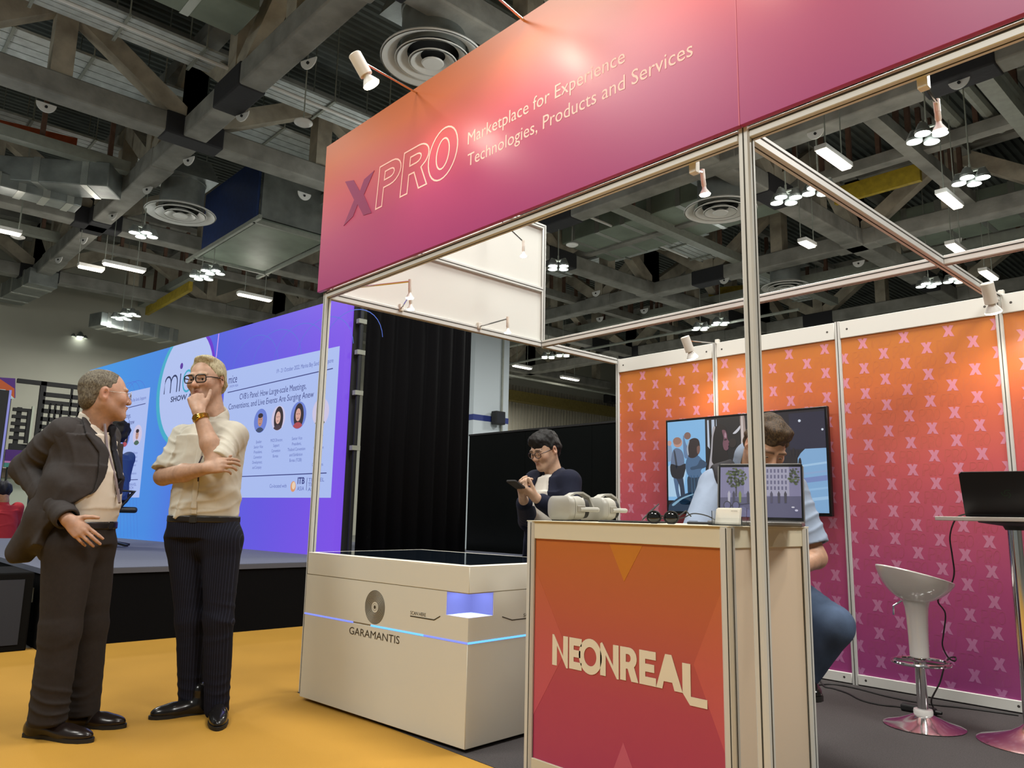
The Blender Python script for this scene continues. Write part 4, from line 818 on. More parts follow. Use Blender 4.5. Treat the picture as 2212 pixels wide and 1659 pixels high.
tb2 = thing('tablet', 'flat black tablet lying behind the round sunglasses', 'tablet', oncounter(1365, .18), rz=.1); MB().box(-.12, .12, -.07, .07, 0, .008).build('body', M_BLACK, tb2, bevel=.003); MB().box(-.112, .112, -.062, .062, .008, .0085).build('glass', mat('dark glass', (.006, .010, .016), .06), tb2)
sgl = thing('sunglasses', 'round black sunglasses with a neck cord on the counter', 'glasses', oncounter(1432, .06), rz=.25); M_SG = mat('gloss black lens', (.006, .005, .005), .06, spec=.7)
for i, s in enumerate((-1, 1)):
    MB().ell((s*.034, 0, .023), (.027, .012, .023), 20, 12).build('lens', M_SG, sgl); rr = [(s*.034+.028*math.cos(a), -.004, .0235+.0235*math.sin(a)) for a in np.linspace(0, 2*PI, 25)[:-1]]; MB().tube(rr, .0025, 6, closed=True).build('rim', M_BLACK, sgl)
    MB().tube([(s*.062, 0, .028), (s*.068, .06, .05), (s*.065, .12, .03 if s > 0 else .075)], .0025, 6).build('temple', M_BLACK, sgl)
MB().tube([(-.008, -.004, .026), (0, -.006, .029), (.008, -.004, .026)], .003, 6).build('bridge', M_BLACK, sgl)
MB().tube(spline([(-.065, .12, .075), (-.09, .09, .045), (-.10, .04, .012), (-.06, .01, .03), (-.03, .05, .02), (.05, .06, .022), (.10, .05, .04), (.16, .05, .03), (.2, .04, .003)]), .0022, 6).build('cord', M_CORD, sgl)
pn = thing('pen', 'dark pen lying between the sunglasses and the card holder', 'pen', oncounter(1520, .04), rz=.05); MB().tube([(-.065, 0, .006), (.055, 0, .006), (.068, 0, .006)], [.005, .005, .001], 10).build('barrel', M_BLACK, pn); MB().bar((-.06, 0, .0125), (-.025, 0, .0125), .003, .002).build('clip', M_CHROME, pn)
M_ACRY = mat('clear acrylic', (.95, .96, .96), .05, trans=1., spec=.5)
ch_ = thing('card_holder', 'clear acrylic card holder full of white cards at the counter corner', 'card holder', oncounter(1578, .035), rz=math.radians(6))
MB().box(-.055, .055, -.03, .03, 0, .003).box(-.055, .055, -.03, -.0275, 0, .026).box(-.055, -.0525, -.03, .03, 0, .05).box(.0525, .055, -.03, .03, 0, .03).build('tray', M_ACRY, ch_)
MB().prism([(-.046, 0), (.046, 0), (.046, .056), (-.046, .056)], (0, .022, .006), (1, 0, 0), (0, .22, .975), .003).build('back_plate', M_ACRY, ch_)
cs = thing('business_cards', 'stack of white cards standing in the clear holder', 'cards', oncounter(1575, .035), rz=math.radians(6))
for i in range(5):
    a_ = (0, .22, .975); MB().prism([(-.045, 0), (.042, 0), (.042, .052+.0012*i), (-.045, .052+.0012*i)], (-.001*i, -.012+.005*i, .0045), (1, 0, 0), a_, .0035).build('card', mat('white card', hx('e4dfd2'), .6), cs)
b = MB(); put_text(b, 'NEONREAL', (.012, -.0158+.0105, .0475), (1, 0, 0), (0, .22, .975), width=.024, height=.0035, t=.0045); b.build('lettering', mat('dark ink', (.05, .03, .03), .6), cs, smooth=0)
# open laptop turned to the visitor
LE = .62
def street(t, O2, Uv, Vv, w, lh):
    def pl(h, poly, k, nm='picture'): 
        P = [(.011+min(max(p[0], 0), 1)*(w-.022), .016+min(max(p[1], 0), 1)*(lh-.03)) for p in poly]
        MB().prism(P, O2, Uv, Vv, .0004*k).build(nm, emat('street '+h, hx(h), LE), t, smooth=0)
    MB().prism([(.004, .004), (w-.004, .004), (w-.004, lh-.004), (.004, lh-.004)], O2, Uv, Vv, .0002).build('bezel', mat('gloss black', (.008, .008, .009), .2), t, smooth=0)
    pl('8e8ab4', [(0, 0), (1, 0), (1, 1), (0, 1)], 2); pl('a6a2c8', [(.30, .45), (.40, .5), (.40, 1), (.30, 1)], 3); pl('b9b6d2', [(.42, .42), (.86, .42), (.86, 1), (.42, 1)], 3); pl('5c5a82', [(0, 0), (1, 0), (1, .42), (0, .38)], 4); pl('706ea0', [(0, 0), (.5, 0), (.3, .2), (0, .16)], 5)
    for i in range(9):
        for j in range(4): pl('6a6890', [(.45+.045*i, .54+.115*j), (.472+.045*i, .54+.115*j), (.472+.045*i, .61+.115*j), (.45+.045*i, .61+.115*j)], 5, 'picture_window')
    random.seed(3)
    for c, n_, (cx, cy, rx, ry) in (('3f4a30', 46, (.20, .80, .13, .20)), ('6a7c48', 30, (.20, .78, .13, .20)), ('2c3424', 26, (.20, .76, .12, .18)), ('3c4630', 26, (.92, .82, .07, .16)), ('5e6e44', 14, (.92, .80, .07, .16))):
        for i in range(n_): a = random.random()*6.28; q = random.random()**.5; x, y = cx+rx*q*math.cos(a), cy+ry*q*math.sin(a); pl(c, el(x, y, .011+.01*random.random(), .015+.012*random.random(), 6), 6, 'picture_tree')
    pl('2e2a2a', [(.195, .4), (.21, .4), (.21, .7), (.195, .7)], 6, 'picture_tree'); 
    for x, h in ((.10, 'cfcde0'), (.16, '3a3a5a'), (.24, '8a9a48'), (.34, '3a3550'), (.55, '2c2a40'), (.63, '4a4668'), (.72, '35324c'), (.80, '2f2c44')): pl(h, [(x, .28), (x+.025, .28), (x+.03, .46), (x+.012, .52), (x-.005, .46)], 7, 'picture_figure')
    pl('2a2840', [(.10, .22), (.5, .30), (.5, .285), (.10, .205)], 8, 'picture_bicycle')
    for cx in (.09, .2): pl('24223a', el(cx, .22, .05, .09, 14), 8, 'picture_bicycle'); pl('6c6a98', el(cx, .22, .038, .07, 14), 9, 'picture_bicycle')
    pl('e8e6ff', el(.94, .14, .02, .02, 8), 9); pl('f4f2ff', el(.90, .20, .02, .014, 8), 9)
lp_ = aty(1642, 1120, .33); laptop('open dark laptop on the counter turned to the visitor showing a street', (lp_[0], .33, CT), math.radians(24), .315, .232, 103, street, mat('grey laptop metal', hx('6a6866'), .4, metal=.5))

# ------------------------------------------------------------------ far left: neighbouring stand
es = thing('exhibition_stand', 'distant two level stand with a black lattice wall and purple band at the far left', 'stand', (0, 0, 0)); XE = -20
M_PUR = mat('purple band', hx('4a1a78'), .5); M_PALE = mat('pale stand panel', hx('b9c0b0'), .7)
fr = lambda x0, x1, z0, z1, nm='lattice_bar', m=M_BLACK, dx=.0, th=.12: MB().box(XE+dx-th, XE+dx, x0, x1, z0, z1).build(nm, m, es)
yl = lambda px: float(atx(px, 900, XE)[1]); zl = lambda py: float(atx(90, py, XE)[2])
yA, yB_, yC, yD = yl(28), yl(82), yl(92), yl(172)
fr(yA, yl(230), zl(832), zl(823)); fr(yA, yl(230), zl(975), zl(962)); fr(yl(80), yl(93), zl(975), zl(823)); fr(yl(36), yl(46), zl(962), zl(884))
for i, py in enumerate((849, 866, 885, 903, 920, 935, 950)): fr(yl(88), yl(230), zl(py+6), zl(py-3))
for px in (106, 118, 131, 150, 168): fr(yl(px-1.5), yl(px+2), zl(962), zl(870 if px < 140 else 832))
for py in (888, 903, 918, 932, 948): fr(yl(26), yl(68), zl(py+5), zl(py-2), dx=.05)
fr(yl(66), yl(71), zl(962), zl(880), 'side_post', M_PALE, .1); fr(yl(58), yl(66), zl(960), zl(890), 'side_post', M_BLACK, .08)
fr(yl(20), yl(230), zl(1000), zl(976), 'purple_band', M_PUR, .15); fr(yl(20), yl(230), zl(1004), zl(1000), 'pink_edge', mat('pink edge', hx('c07ab8'), .5), .16); fr(yl(20), yl(230), zl(1013), zl(1004), 'teal_band', mat('teal band', hx('3d8a84'), .5), .16)
fr(yl(28), yl(31), 0, zl(1013), 'support_post', M_BLACK, .1); fr(yl(0), yl(120), zl(1034), zl(1014), 'beige_band', mat('beige band', hx('8a7a68'), .6), -.3); fr(yl(-30), yl(140), 0, zl(1034), 'rear_panel', M_PALE, -.4)
dt = thing('display_tower', 'dark display tower edged in glowing lavender at the left picture edge', 'display', (0, 0, 0)); XD = -14
MB().box(XD-.3, XD, float(atx(-60, 900, XD)[1]), float(atx(13, 900, XD)[1]), .0, float(atx(5, 842, XD)[2])).build('body', M_BLACK, dt); MB().box(XD-.28, XD+.01, float(atx(13, 900, XD)[1]), float(atx(18, 900, XD)[1]), .2, float(atx(15, 842, XD)[2])).build('lit_edge', emat('lavender edge', hx('9a9cf0'), .7), dt)
bn = thing('banner_sign', 'purple and orange banner board over the dark display tower', 'sign', (0, 0, 0)); XB = -16.5; q = lambda px, py: (float(atx(px, py, XB)[1]), float(atx(px, py, XB)[2]))
MB().prism([q(-60, 860), q(32, 860), q(32, 818), q(-60, 812)], (XB, 0, 0), (0, 1, 0), (0, 0, 1), .06).build('board', M_PUR, bn); MB().prism([q(-60, 848), q(-60, 815), q(0, 820), q(30, 840), q(30, 860)], (XB+.06, 0, 0), (0, 1, 0), (0, 0, 1), .004).build('orange_stripe', mat('orange stripe', hx('b8521c'), .5), bn); MB().prism([q(-60, 862), q(-60, 838), q(10, 842), q(30, 862)], (XB+.065, 0, 0), (0, 1, 0), (0, 0, 1), .004).build('white_stripe', mat('pale stripe', hx('b8cfd0'), .5), bn)
for px in (-30, 20): MB().bar((XB, q(px, 860)[0], 0), (XB, q(px, 860)[0], q(px, 860)[1]), .08, .08).build('support_post', M_BLACK, bn)
dk_ = thing('office_desk', 'pale desk with black front beyond the stage at the far left', 'desk', (-10.2, .55, 0)); MB().box(-.4, .4, -1.2, 1.0, .70, .74).build('desk_top', M_PALE, dk_); MB().box(.36, .4, -1.2, 1.0, .0, .70).build('front_panel', M_BLACK, dk_)
for y in (-1.15, .95): MB().box(-.38, .36, y-.02, y+.02, 0, .7).build('leg', M_PIPE, dk_)
mo = thing('monitor', 'small dark monitor standing on the far desk', 'monitor', (-10.1, .72, .74)); MB().box(-.02, .02, -.3, .2, .1, .48).build('screen', M_BLACK, mo); MB().box(-.015, .015, -.07, -.03, 0, .1).build('stand', M_BLACK, mo); MB().box(-.08, .08, -.15, .05, 0, .01).build('foot', M_BLACK, mo)
MB().box(.021, .022, -.1, .1, .14, .28).build('picture', emat('dim desktop', hx('6a6450'), .3), mo)
# stage chairs
M_CHAIR = mat('black chair', (.010, .011, .014), .45)
def stage_chair(label, loc, rz, leg=.36, arm=.22):
    t = thing('swivel_chair', label, 'chair', loc, 'black swivel chairs on the stage', rz)
    for k in range(5):
        a = 2*PI*k/5+.2; MB().bar((0, 0, .07), (leg*math.cos(a), leg*math.sin(a), .025), .045, .025).build('base_leg', M_CHAIR, t)
    MB().tube([(0, 0, .05), (0, 0, .40)], .028, 12).build('pole', M_CHAIR, t); MB().box(-arm, arm, -.25, .25, .40, .47).build('seat', M_CHAIR, t, bevel=.03, seg=3)
    bk = MB().box(-arm, arm, .22, .27, .47, .82); bk.build('backrest', M_CHAIR, t, bevel=.02, seg=3)
    for s in (-1, 1): MB().tube([(s*arm, .22, .62), (s*(arm+.03), .05, .66), (s*(arm+.03), -.20, .65), (s*arm, -.05, .44)], .018, 8).build('armrest', M_CHAIR, t)
    return t
c1 = stage_chair('black swivel chair on the stage half hidden by the white shirt man', (float(atz(384, 1168, .58)[0]), float(atz(384, 1168, .58)[1]), .58), 2.9)
c2p = atz(236, 1182, .58); c2 = stage_chair('black swivel chair on the stage behind the grey suit man', (float(c2p[0]), float(c2p[1]), .58), 2.9, .24, .19)
# ------------------------------------------------------------------ people: smooth-blended bodies and clothes
def V3(*a): return np.array(a, float)
def nrm(v): v = np.asarray(v, float); return v/np.linalg.norm(v)
HF = np.array([CFW[0], CFW[1], 0])/math.hypot(CFW[0], CFW[1])
def joints(P0):
    """points on a sight line, dd metres behind the upright plane through P0"""
    P0 = np.asarray(P0, float)
    def J(px, py, dd=0.): d = ray(px, py); return CAM_P+d*(((P0-CAM_P) @ HF+dd)/(d @ HF))
    return J
def facing_at(px, deg):
    """level direction deg degrees to the image left of straight back at the camera, for someone seen at px"""
    d = ray(px, 900); t = -np.array([d[0], d[1], 0]); t = t/np.linalg.norm(t); s = np.array([-t[1], t[0], 0])  # s: image right
    if s @ CRT < 0: s = -s
    a = math.radians(deg); return t*math.cos(a)-s*math.sin(a)
def smin(a, b, k):
    if k <= 0: return np.minimum(a, b)
    h = np.maximum(k-np.abs(a-b), 0)/k
    return np.minimum(a, b)-h*h*k*.25
class Sdf:
    def __init__(s): s.ops = []; s.post = []
    def _o(s, fn, lo, hi, k, sub): s.ops.append((fn, np.minimum(lo, hi), np.maximum(lo, hi), k, sub)); return s
    def rc(s, a, b, ra, rb, k=.02, sub=False):
        a = np.asarray(a, float); b = np.asarray(b, float); ab = b-a; L2 = max(ab @ ab, 1e-9); r = max(ra, rb)
        def fn(p):
            q = p-a; t = np.clip((q @ ab)/L2, 0, 1); return np.linalg.norm(q-t[:, None]*ab, axis=1)-(ra+(rb-ra)*t)
        return s._o(fn, np.minimum(a, b)-r, np.maximum(a, b)+r, k, sub)
    def chain(s, pts, rs, k=.02):
        for i in range(len(pts)-1): s.rc(pts[i], pts[i+1], rs[i], rs[i+1], k)
        return s
    def el(s, c, r, R=None, k=.02, sub=False):
        c = np.asarray(c, float); r = np.asarray(r, float); R = np.eye(3) if R is None else np.asarray(R); m = r.max()
        def fn(p):
            q = (p-c) @ R; k0 = np.linalg.norm(q/r, axis=1); k1 = np.linalg.norm(q/(r*r), axis=1)+1e-9; return k0*(k0-1)/k1
        return s._o(fn, c-m, c+m, k, sub)
    def loft(s, secs, k=.02, pw=2.3, sub=False, grow=0.):
        """secs: (centre, right dir, forward dir, half width, half depth)"""
        S_ = [(np.asarray(c, float), nrm(x), nrm(y), a+grow, b+grow) for c, x, y, a, b in secs]
        lo = np.min([c-max(a, b)*1.1 for c, _, _, a, b in S_], 0); hi = np.max([c+max(a, b)*1.1 for c, _, _, a, b in S_], 0)
        def fn(p):
            best = np.full(len(p), 9.); last = len(S_)-2
            for i, ((c0, x0, y0, a0, b0), (c1, x1, y1, a1, b1)) in enumerate(zip(S_, S_[1:])):
                ax = c1-c0; L = np.linalg.norm(ax); ax = ax/L; q = p-c0; t = q @ ax/L; tc = np.clip(t, 0, 1)[:, None]
                c = c0+tc*(c1-c0); x = x0+tc*(x1-x0); y = y0+tc*(y1-y0); a = (a0+tc*(a1-a0))[:, 0]; b = (b0+tc*(b1-b0))[:, 0]
                d = p-c; u = np.abs((d*x).sum(1))/a; v = np.abs((d*y).sum(1))/b
                dr = ((u**pw+v**pw)**(1/pw)-1)*np.minimum(a, b); ex = np.abs(t-tc[:, 0])*L
                ex = np.maximum(ex-np.where(((t < 0) & (i > 0)) | ((t > 1) & (i < last)), .035, 0), 0)
                best = np.minimum(best, np.where(ex > 1e-6, np.sqrt(np.maximum(dr, 0)**2+ex*ex), dr))
            return best
        return s._o(fn, lo, hi, k, sub)
    def half(s, c, n, k=.0):
        """cut away everything on the side of n"""
        c = np.asarray(c, float); n = nrm(n)
        s.ops.append((lambda p: -((p-c) @ n), None, None, k, True)); return s
    def cut(s, fn, k=.004): s.ops.append((fn, None, None, k, True)); return s
    def sphere(s, c, r, k=.01, sub=False): return s.el(c, (r, r, r), None, k, sub)
    def ev(s, p, mg):
        d = np.full(len(p), 1.)
        for fn, lo, hi, k, sub in s.ops:
            if lo is None: m = slice(None)
            else:
                m = np.all((p > lo-mg-k) & (p < hi+mg+k), axis=1)
                if not m.any(): continue
            q = p[m]; f = fn(q); d[m] = -smin(-d[m], f, k) if sub else smin(d[m], f, k)
        for fn in s.post: d = d+fn(p)
        return d
    def mesh(s, h=.005):
        L = [o for o in s.ops if o[1] is not None and not o[4]]
        lo = np.min([o[1] for o in L], 0)-4*h-.02; hi = np.max([o[2] for o in L], 0)+4*h+.02; B = 4
        nb = np.ceil((hi-lo)/(h*B)).astype(int)+1; n = nb*B
        ax = [lo[i]+h*B*(np.arange(nb[i])+.5-.5/B) for i in range(3)]
        P = np.stack(np.meshgrid(*ax, indexing='ij'), -1).reshape(-1, 3)
        dc = s.ev(P, h*16).reshape(nb); near = np.abs(dc) < h*9
        F = np.repeat(np.repeat(np.repeat(np.where(dc < 0, -1., 1.).astype(np.float32), B, 0), B, 1), B, 2)
        bi = np.argwhere(near); off = np.stack(np.meshgrid(*[np.arange(B)]*3, indexing='ij'), -1).reshape(-1, 3)
        idx = (bi[:, None, :]*B+off[None]).reshape(-1, 3)
        for st in range(0, len(idx), 400000):
            I = idx[st:st+400000]; F[I[:, 0], I[:, 1], I[:, 2]] = s.ev(lo+h*I, h*16)
        return nets(F, lo, h)
def nets(F, lo, h):
    ins = F < 0; n = F.shape
    c = ins[:-1, :-1, :-1].astype(np.uint8).copy()
    for dx, dy, dz in ((1, 0, 0), (0, 1, 0), (0, 0, 1), (1, 1, 0), (1, 0, 1), (0, 1, 1), (1, 1, 1)): c += ins[dx:n[0]-1+dx, dy:n[1]-1+dy, dz:n[2]-1+dz]
    act = (c > 0) & (c < 8); ci = np.argwhere(act); ID = np.full(act.shape, -1, np.int32); ID[act] = np.arange(len(ci))
    acc = np.zeros((len(ci), 3)); cnt = np.zeros(len(ci))
    cor = np.array([(i, j, k) for i in (0, 1) for j in (0, 1) for k in (0, 1)])
    for a in range(8):
        for b in range(a+1, 8):
            if np.abs(cor[a]-cor[b]).sum() != 1: continue
            A = ci+cor[a]; Bq = ci+cor[b]; fa = F[A[:, 0], A[:, 1], A[:, 2]]; fb = F[Bq[:, 0], Bq[:, 1], Bq[:, 2]]
            m = (fa < 0) != (fb < 0); t = fa[m]/(fa[m]-fb[m]); acc[m] += cor[a]+t[:, None]*(cor[b]-cor[a]); cnt[m] += 1
    v = lo+h*(ci+acc/cnt[:, None]); Q = []
    for ax in range(3):
        o1, o2 = [(1, 2), (2, 0), (0, 1)][ax]
        s0 = [slice(None)]*3; s1 = [slice(None)]*3; s0[ax] = slice(0, -1); s1[ax] = slice(1, None)
        a = ins[tuple(s0)]; b = ins[tuple(s1)]; e = np.argwhere(a != b); e = e[(e[:, o1] > 0) & (e[:, o2] > 0) & (e[:, o1] < n[o1]-1) & (e[:, o2] < n[o2]-1)]
        d1 = np.zeros(3, int); d1[o1] = 1; d2 = np.zeros(3, int); d2[o2] = 1
        q = np.stack([ID[tuple((e-x).T)] for x in (d1+d2, d2, 0*d1, d1)], 1)
        fl = ~a[tuple(e.T)]; q[fl] = q[fl][:, ::-1]; Q.append(q)
    q = np.concatenate(Q); q = q[(q >= 0).all(1)]
    return v, q
def smooth_v(v, q, it=1):
    for _ in range(it):
        acc = np.zeros_like(v); cnt = np.zeros(len(v))
        for i in range(4):
            for j in (1, 3): np.add.at(acc, q[:, i], v[q[:, (i+j) % 4]]); np.add.at(cnt, q[:, i], 1)
        v = .5*v+.5*acc/np.maximum(cnt, 1)[:, None]
    return v
def link_mesh(name, v, q, m, parent, col=None):
    me = bpy.data.meshes.new(name); me.vertices.add(len(v)); me.vertices.foreach_set('co', v.astype(np.float32).ravel())
    me.loops.add(q.size); me.loops.foreach_set('vertex_index', q.astype(np.int32).ravel()); me.polygons.add(len(q))
    me.polygons.foreach_set('loop_start', np.arange(0, q.size, 4, dtype=np.int32)); me.update(calc_edges=True)
    me.polygons.foreach_set('use_smooth', np.ones(len(q), bool))
    if col is not None:
        at = me.color_attributes.new('col', 'FLOAT_COLOR', 'POINT'); c = np.ones((len(v), 4), np.float32); c[:, :3] = col; at.data.foreach_set('color', c.ravel())
    me.validate(); me.materials.append(m); o = bpy.data.objects.new(name, me); COL.objects.link(o)
    if parent is not None: o.parent = parent; o.matrix_parent_inverse = Matrix.Translation(-parent.location) if parent.rotation_euler.z == 0 else parent.matrix_world.inverted()
    return o
def sbuild(S, name, m, parent, h=.006, col=None, sm=1):
    v, q = S.mesh(h)
    if sm: v = smooth_v(v, q, sm)
    return link_mesh(name, v, q, m, parent, col(v) if col else None)
def wav(seed, freq, n=7, squash=None):
    r = np.random.RandomState(seed); K = r.normal(size=(n, 3)); K = K/np.linalg.norm(K, axis=1)[:, None]*freq*r.uniform(.6, 1.5, (n, 1)); ph = r.uniform(0, 6.28, n)
    if squash is not None: K = K*np.asarray(squash)
    return lambda p: np.sin(p @ K.T+ph).sum(1)/n**.5
def folds(seed, amp, freq, squash=None, warp=.5, mask=None, wid=.32):
    """soft cloth with narrow raised creases; mask: list of (centre, radius) where they are strongest"""
    w1 = wav(seed, freq, 6, squash); w2 = wav(seed+1, freq*.45, 5); w3 = wav(seed+2, freq*.35, 5)
    def fn(p):
        a = -amp*(np.exp(-(w1(p+.02*warp*w2(p)[:, None])/wid)**2)-.35)*np.clip(.55+.6*w3(p), .05, 1.4)
        if mask:
            g = np.zeros(len(p))
            for c, r in mask: g = np.maximum(g, np.exp(-((p-c)**2).sum(1)/(r*r)))
            a = a*(.2+g)
        return a
    return fn
def radial(seed, c, axis, amp, wl, r, tw=1.):
    """creases running round a limb at c, across its axis"""
    c = np.asarray(c, float); axis = nrm(axis); w2 = wav(seed, 16, 5); w3 = wav(seed+3, 8, 4); w4 = wav(seed+5, 13, 5)
    def fn(p):
        q = p-c; s = q @ axis+.025*tw*w2(p)+.03*tw*w3(p); return -amp*(np.exp(-(np.sin(PI*s/wl)/.5)**2)-.4)*np.exp(-(q**2).sum(1)/(r*r))*np.clip(.5+.8*w4(p), 0, 1.5)
    return fn

def skin_mat(name):
    m = bpy.data.materials.new(name); m.use_nodes = True; nt = m.node_tree; b = nt.nodes['Principled BSDF']
    a = nt.nodes.new('ShaderNodeAttribute'); a.attribute_name = 'col'; tc = nt.nodes.new('ShaderNodeTexCoord')
    n = nt.nodes.new('ShaderNodeTexNoise'); n.inputs['Scale'].default_value = 38; n.inputs['Detail'].default_value = 6; nt.links.new(tc.outputs['Object'], n.inputs['Vector'])
    mr = nt.nodes.new('ShaderNodeMapRange'); mr.inputs[1].default_value = .3; mr.inputs[2].default_value = .7; mr.inputs[3].default_value = .86; mr.inputs[4].default_value = 1.12; nt.links.new(n.outputs[0], mr.inputs[0])
    sc = nt.nodes.new('ShaderNodeVectorMath'); sc.operation = 'SCALE'; nt.links.new(a.outputs['Color'], sc.inputs[0]); nt.links.new(mr.outputs[0], sc.inputs['Scale']); nt.links.new(sc.outputs[0], b.inputs['Base Color'])
    b.inputs['Roughness'].default_value = .5; b.inputs['Subsurface Weight'].default_value = .06; b.inputs['Subsurface Radius'].default_value = (.012, .005, .003); b.inputs['Specular IOR Level'].default_value = .4
    n2 = nt.nodes.new('ShaderNodeTexNoise'); n2.inputs['Scale'].default_value = 260; nt.links.new(tc.outputs['Object'], n2.inputs['Vector'])
    bp = nt.nodes.new('ShaderNodeBump'); bp.inputs['Strength'].default_value = .12; bp.inputs['Distance'].default_value = .002; nt.links.new(n2.outputs[0], bp.inputs['Height']); nt.links.new(bp.outputs[0], b.inputs['Normal'])
    return m
def cloth(name, col, rough=.85, noise=.06, nscale=25, bump=.25, bscale=700, **k): return mat(name, col, rough, noise=noise, nscale=nscale, bump=bump, bscale=bscale, spec=.25, **k)
def hair_mat(name, c1, c2, fr=(1, 1, 1)):
    m = bpy.data.materials.new(name); m.use_nodes = True; nt = m.node_tree; b = nt.nodes['Principled BSDF']; tc = nt.nodes.new('ShaderNodeTexCoord'); mp = nt.nodes.new('ShaderNodeMapping'); mp.inputs['Scale'].default_value = fr
    nt.links.new(tc.outputs['Object'], mp.inputs[0]); n = nt.nodes.new('ShaderNodeTexNoise'); n.inputs['Scale'].default_value = 170; n.inputs['Detail'].default_value = 6; n.inputs['Distortion'].default_value = .6; nt.links.new(mp.outputs[0], n.inputs['Vector'])
    cr = nt.nodes.new('ShaderNodeValToRGB'); e = cr.color_ramp.elements; e[0].position = .36; e[0].color = (*c1, 1); e[1].position = .66; e[1].color = (*c2, 1); nt.links.new(n.outputs[0], cr.inputs[0]); nt.links.new(cr.outputs[0], b.inputs['Base Color'])
    b.inputs['Roughness'].default_value = .6; b.inputs['Specular IOR Level'].default_value = .25; bp = nt.nodes.new('ShaderNodeBump'); bp.inputs['Strength'].default_value = .8; bp.inputs['Distance'].default_value = .004; nt.links.new(n.outputs[0], bp.inputs['Height']); nt.links.new(bp.outputs[0], b.inputs['Normal']); return m

def frame(fwd, up=(0, 0, 1), roll=0.):
    """columns: right, forward, up"""
    f = nrm(fwd); r = nrm(np.cross(f, up)); u = np.cross(r, f)
    if roll: c, s = math.cos(roll), math.sin(roll); r, u = r*c+u*s, u*c-r*s
    return np.stack([r, f, u], 1)
def head(S, c, R, k=1., nose=1., jaw=1., ears=1., neck=None, neck_r=.056, lid=.8):
    L = lambda x, y, z: np.asarray(c)+R @ (np.array([x, y, z])*k)
    S.el(L(0, -.016, .03), np.array([.077, .098, .088])*k, R, .02); S.el(L(0, .026, -.018), np.array([.066*jaw, .064, .086])*k, R, .03); S.el(L(0, .030, -.07), np.array([.052*jaw, .055, .044])*k, R, .025)
    S.sphere(L(0, .074, -.102), .021*k, .025)
    for s in (-1, 1):
        S.rc(L(s*.056*jaw, -.008, -.045), L(s*.020, .066, -.098), .021*k, .019*k, .025); S.sphere(L(s*.043, .064, -.026), .024*k, .025)
        S.el(L(s*.030, .083, .021), np.array([.026, .012, .010])*k, R, .014)
    for s in (-1, 1):
        S.sphere(L(s*.032, .103, -.001), .0165*k, .014, True); S.el(L(s*.032, .0755, -.002), np.array([.0185, .0165, .0155])*k, R, .006); S.el(L(s*.032, .096, -.003), np.array([.0125, .02, .0052*lid])*k, R, .002, True)
    S.rc(L(0, .086, .008), L(0, .108*(.5+.5*nose), -.028), .0085*k, .0125*k, .012); S.sphere(L(0, .111*(.55+.45*nose), -.034), .0125*k, .008)
    for s in (-1, 1): S.sphere(L(s*.0125, .100, -.037), .0088*k, .008); S.sphere(L(s*.007, .108, -.0455), .004*k, .003, True)
    S.rc(L(-.018, .086, -.063), L(0, .0945, -.0605), .006*k, .0068*k, .008); S.rc(L(.018, .086, -.063), L(0, .0945, -.0605), .006*k, .0068*k, .008); S.rc(L(-.015, .086, -.071), L(.015, .086, -.071), .0085*k, .0085*k, .008)
    S.rc(L(-.02, .096, -.0663), L(.02, .096, -.0663), .0022*k, .0022*k, .003, True)
    if ears:
        for s in (-1, 1):
            Re = R @ np.array(Matrix.Rotation(s*-.35, 3, 'Z') @ Matrix.Rotation(-.18, 3, 'X')); S.el(L(s*.080, -.016, -.006), np.array([.009, .020, .033])*k*ears, Re, .008); S.el(L(s*.078, -.010, -.030), np.array([.008, .011, .014])*k*ears, Re, .006); S.el(L(s*.089, -.010, -.004), np.array([.008, .010, .018])*k*ears, Re, .004, True)
    if neck is not None: S.rc(L(0, -.022, -.055), neck, neck_r*k, neck_r*1.12*k, .03)
    return L
def face_col(c, R, k, skin, lip, brow, stub=0., bald=None):
    skin = np.array(skin); 
    def fn(v):
        q = (v-c) @ R/k; x, y, z = np.abs(q[:, 0]), q[:, 1], q[:, 2]; C = np.tile(skin, (len(v), 1)); inh = (np.abs(q) < .2).all(1)
        def mix(mask, col, f=1.):
            mk = (np.clip(mask, 0, 1)*inh*f)[:, None]; C[:] = C*(1-mk)+np.array(col)*mk
        g = lambda cx, cy, cz, rx, ry, rz: np.exp(-(((x-cx)/rx)**2+((y-cy)/ry)**2+((z-cz)/rz)**2))
        mix(g(.045, .07, -.03, .025, .03, .022), skin*np.array([1.12, .86, .84]), .5); mix(g(0, .115, -.032, .016, .02, .018), skin*np.array([1.15, .84, .80]), .6); mix(g(.083, -.01, 0, .012, .03, .04), skin*np.array([1.12, .82, .80]), .6)
        if stub: mix(np.clip((-.045-z)/.02, 0, 1)*np.clip((y-.0)/.03, 0, 1)*(z > -.14), skin*np.array([.72, .72, .76]), stub)
        mix(g(0, .095, -.0665, .021, .02, .0085)*1.6, lip, .8)
        bz = .0245-.12*(x-.03)**2/.03+.05*(x-.03)
        mix(np.exp(-((z-bz)/.0052)**2)*((x > .010) & (x < .053) & (y > .05))*1.2, brow, .85)
        mix(g(.032, .09, -.001, .017, .02, .0095), skin*np.array([.78, .66, .64]), .55)
        return C
    return fn
def eyes(L, R, k, root, c, gaze=(0, 1, 0)):
    w = mat('eye white', hx('e4ded6'), .2); ir = mat('iris brown', (.018, .012, .010), .15)
    for s in (-1, 1):
        b = MB(); p = L(s*.032, .0752, -.002)-np.array(root.location); b.ell(p, (.0148*k,)*3, 14, 10); o = b.build('eye', w, root, smooth=80)
        d = R @ nrm(gaze); b2 = MB(); b2.lathe([(.0001, .0151*k), (.0045*k, .01475*k), (.0064*k, .0138*k)], p, 14, d); b2.build('iris', ir, o)
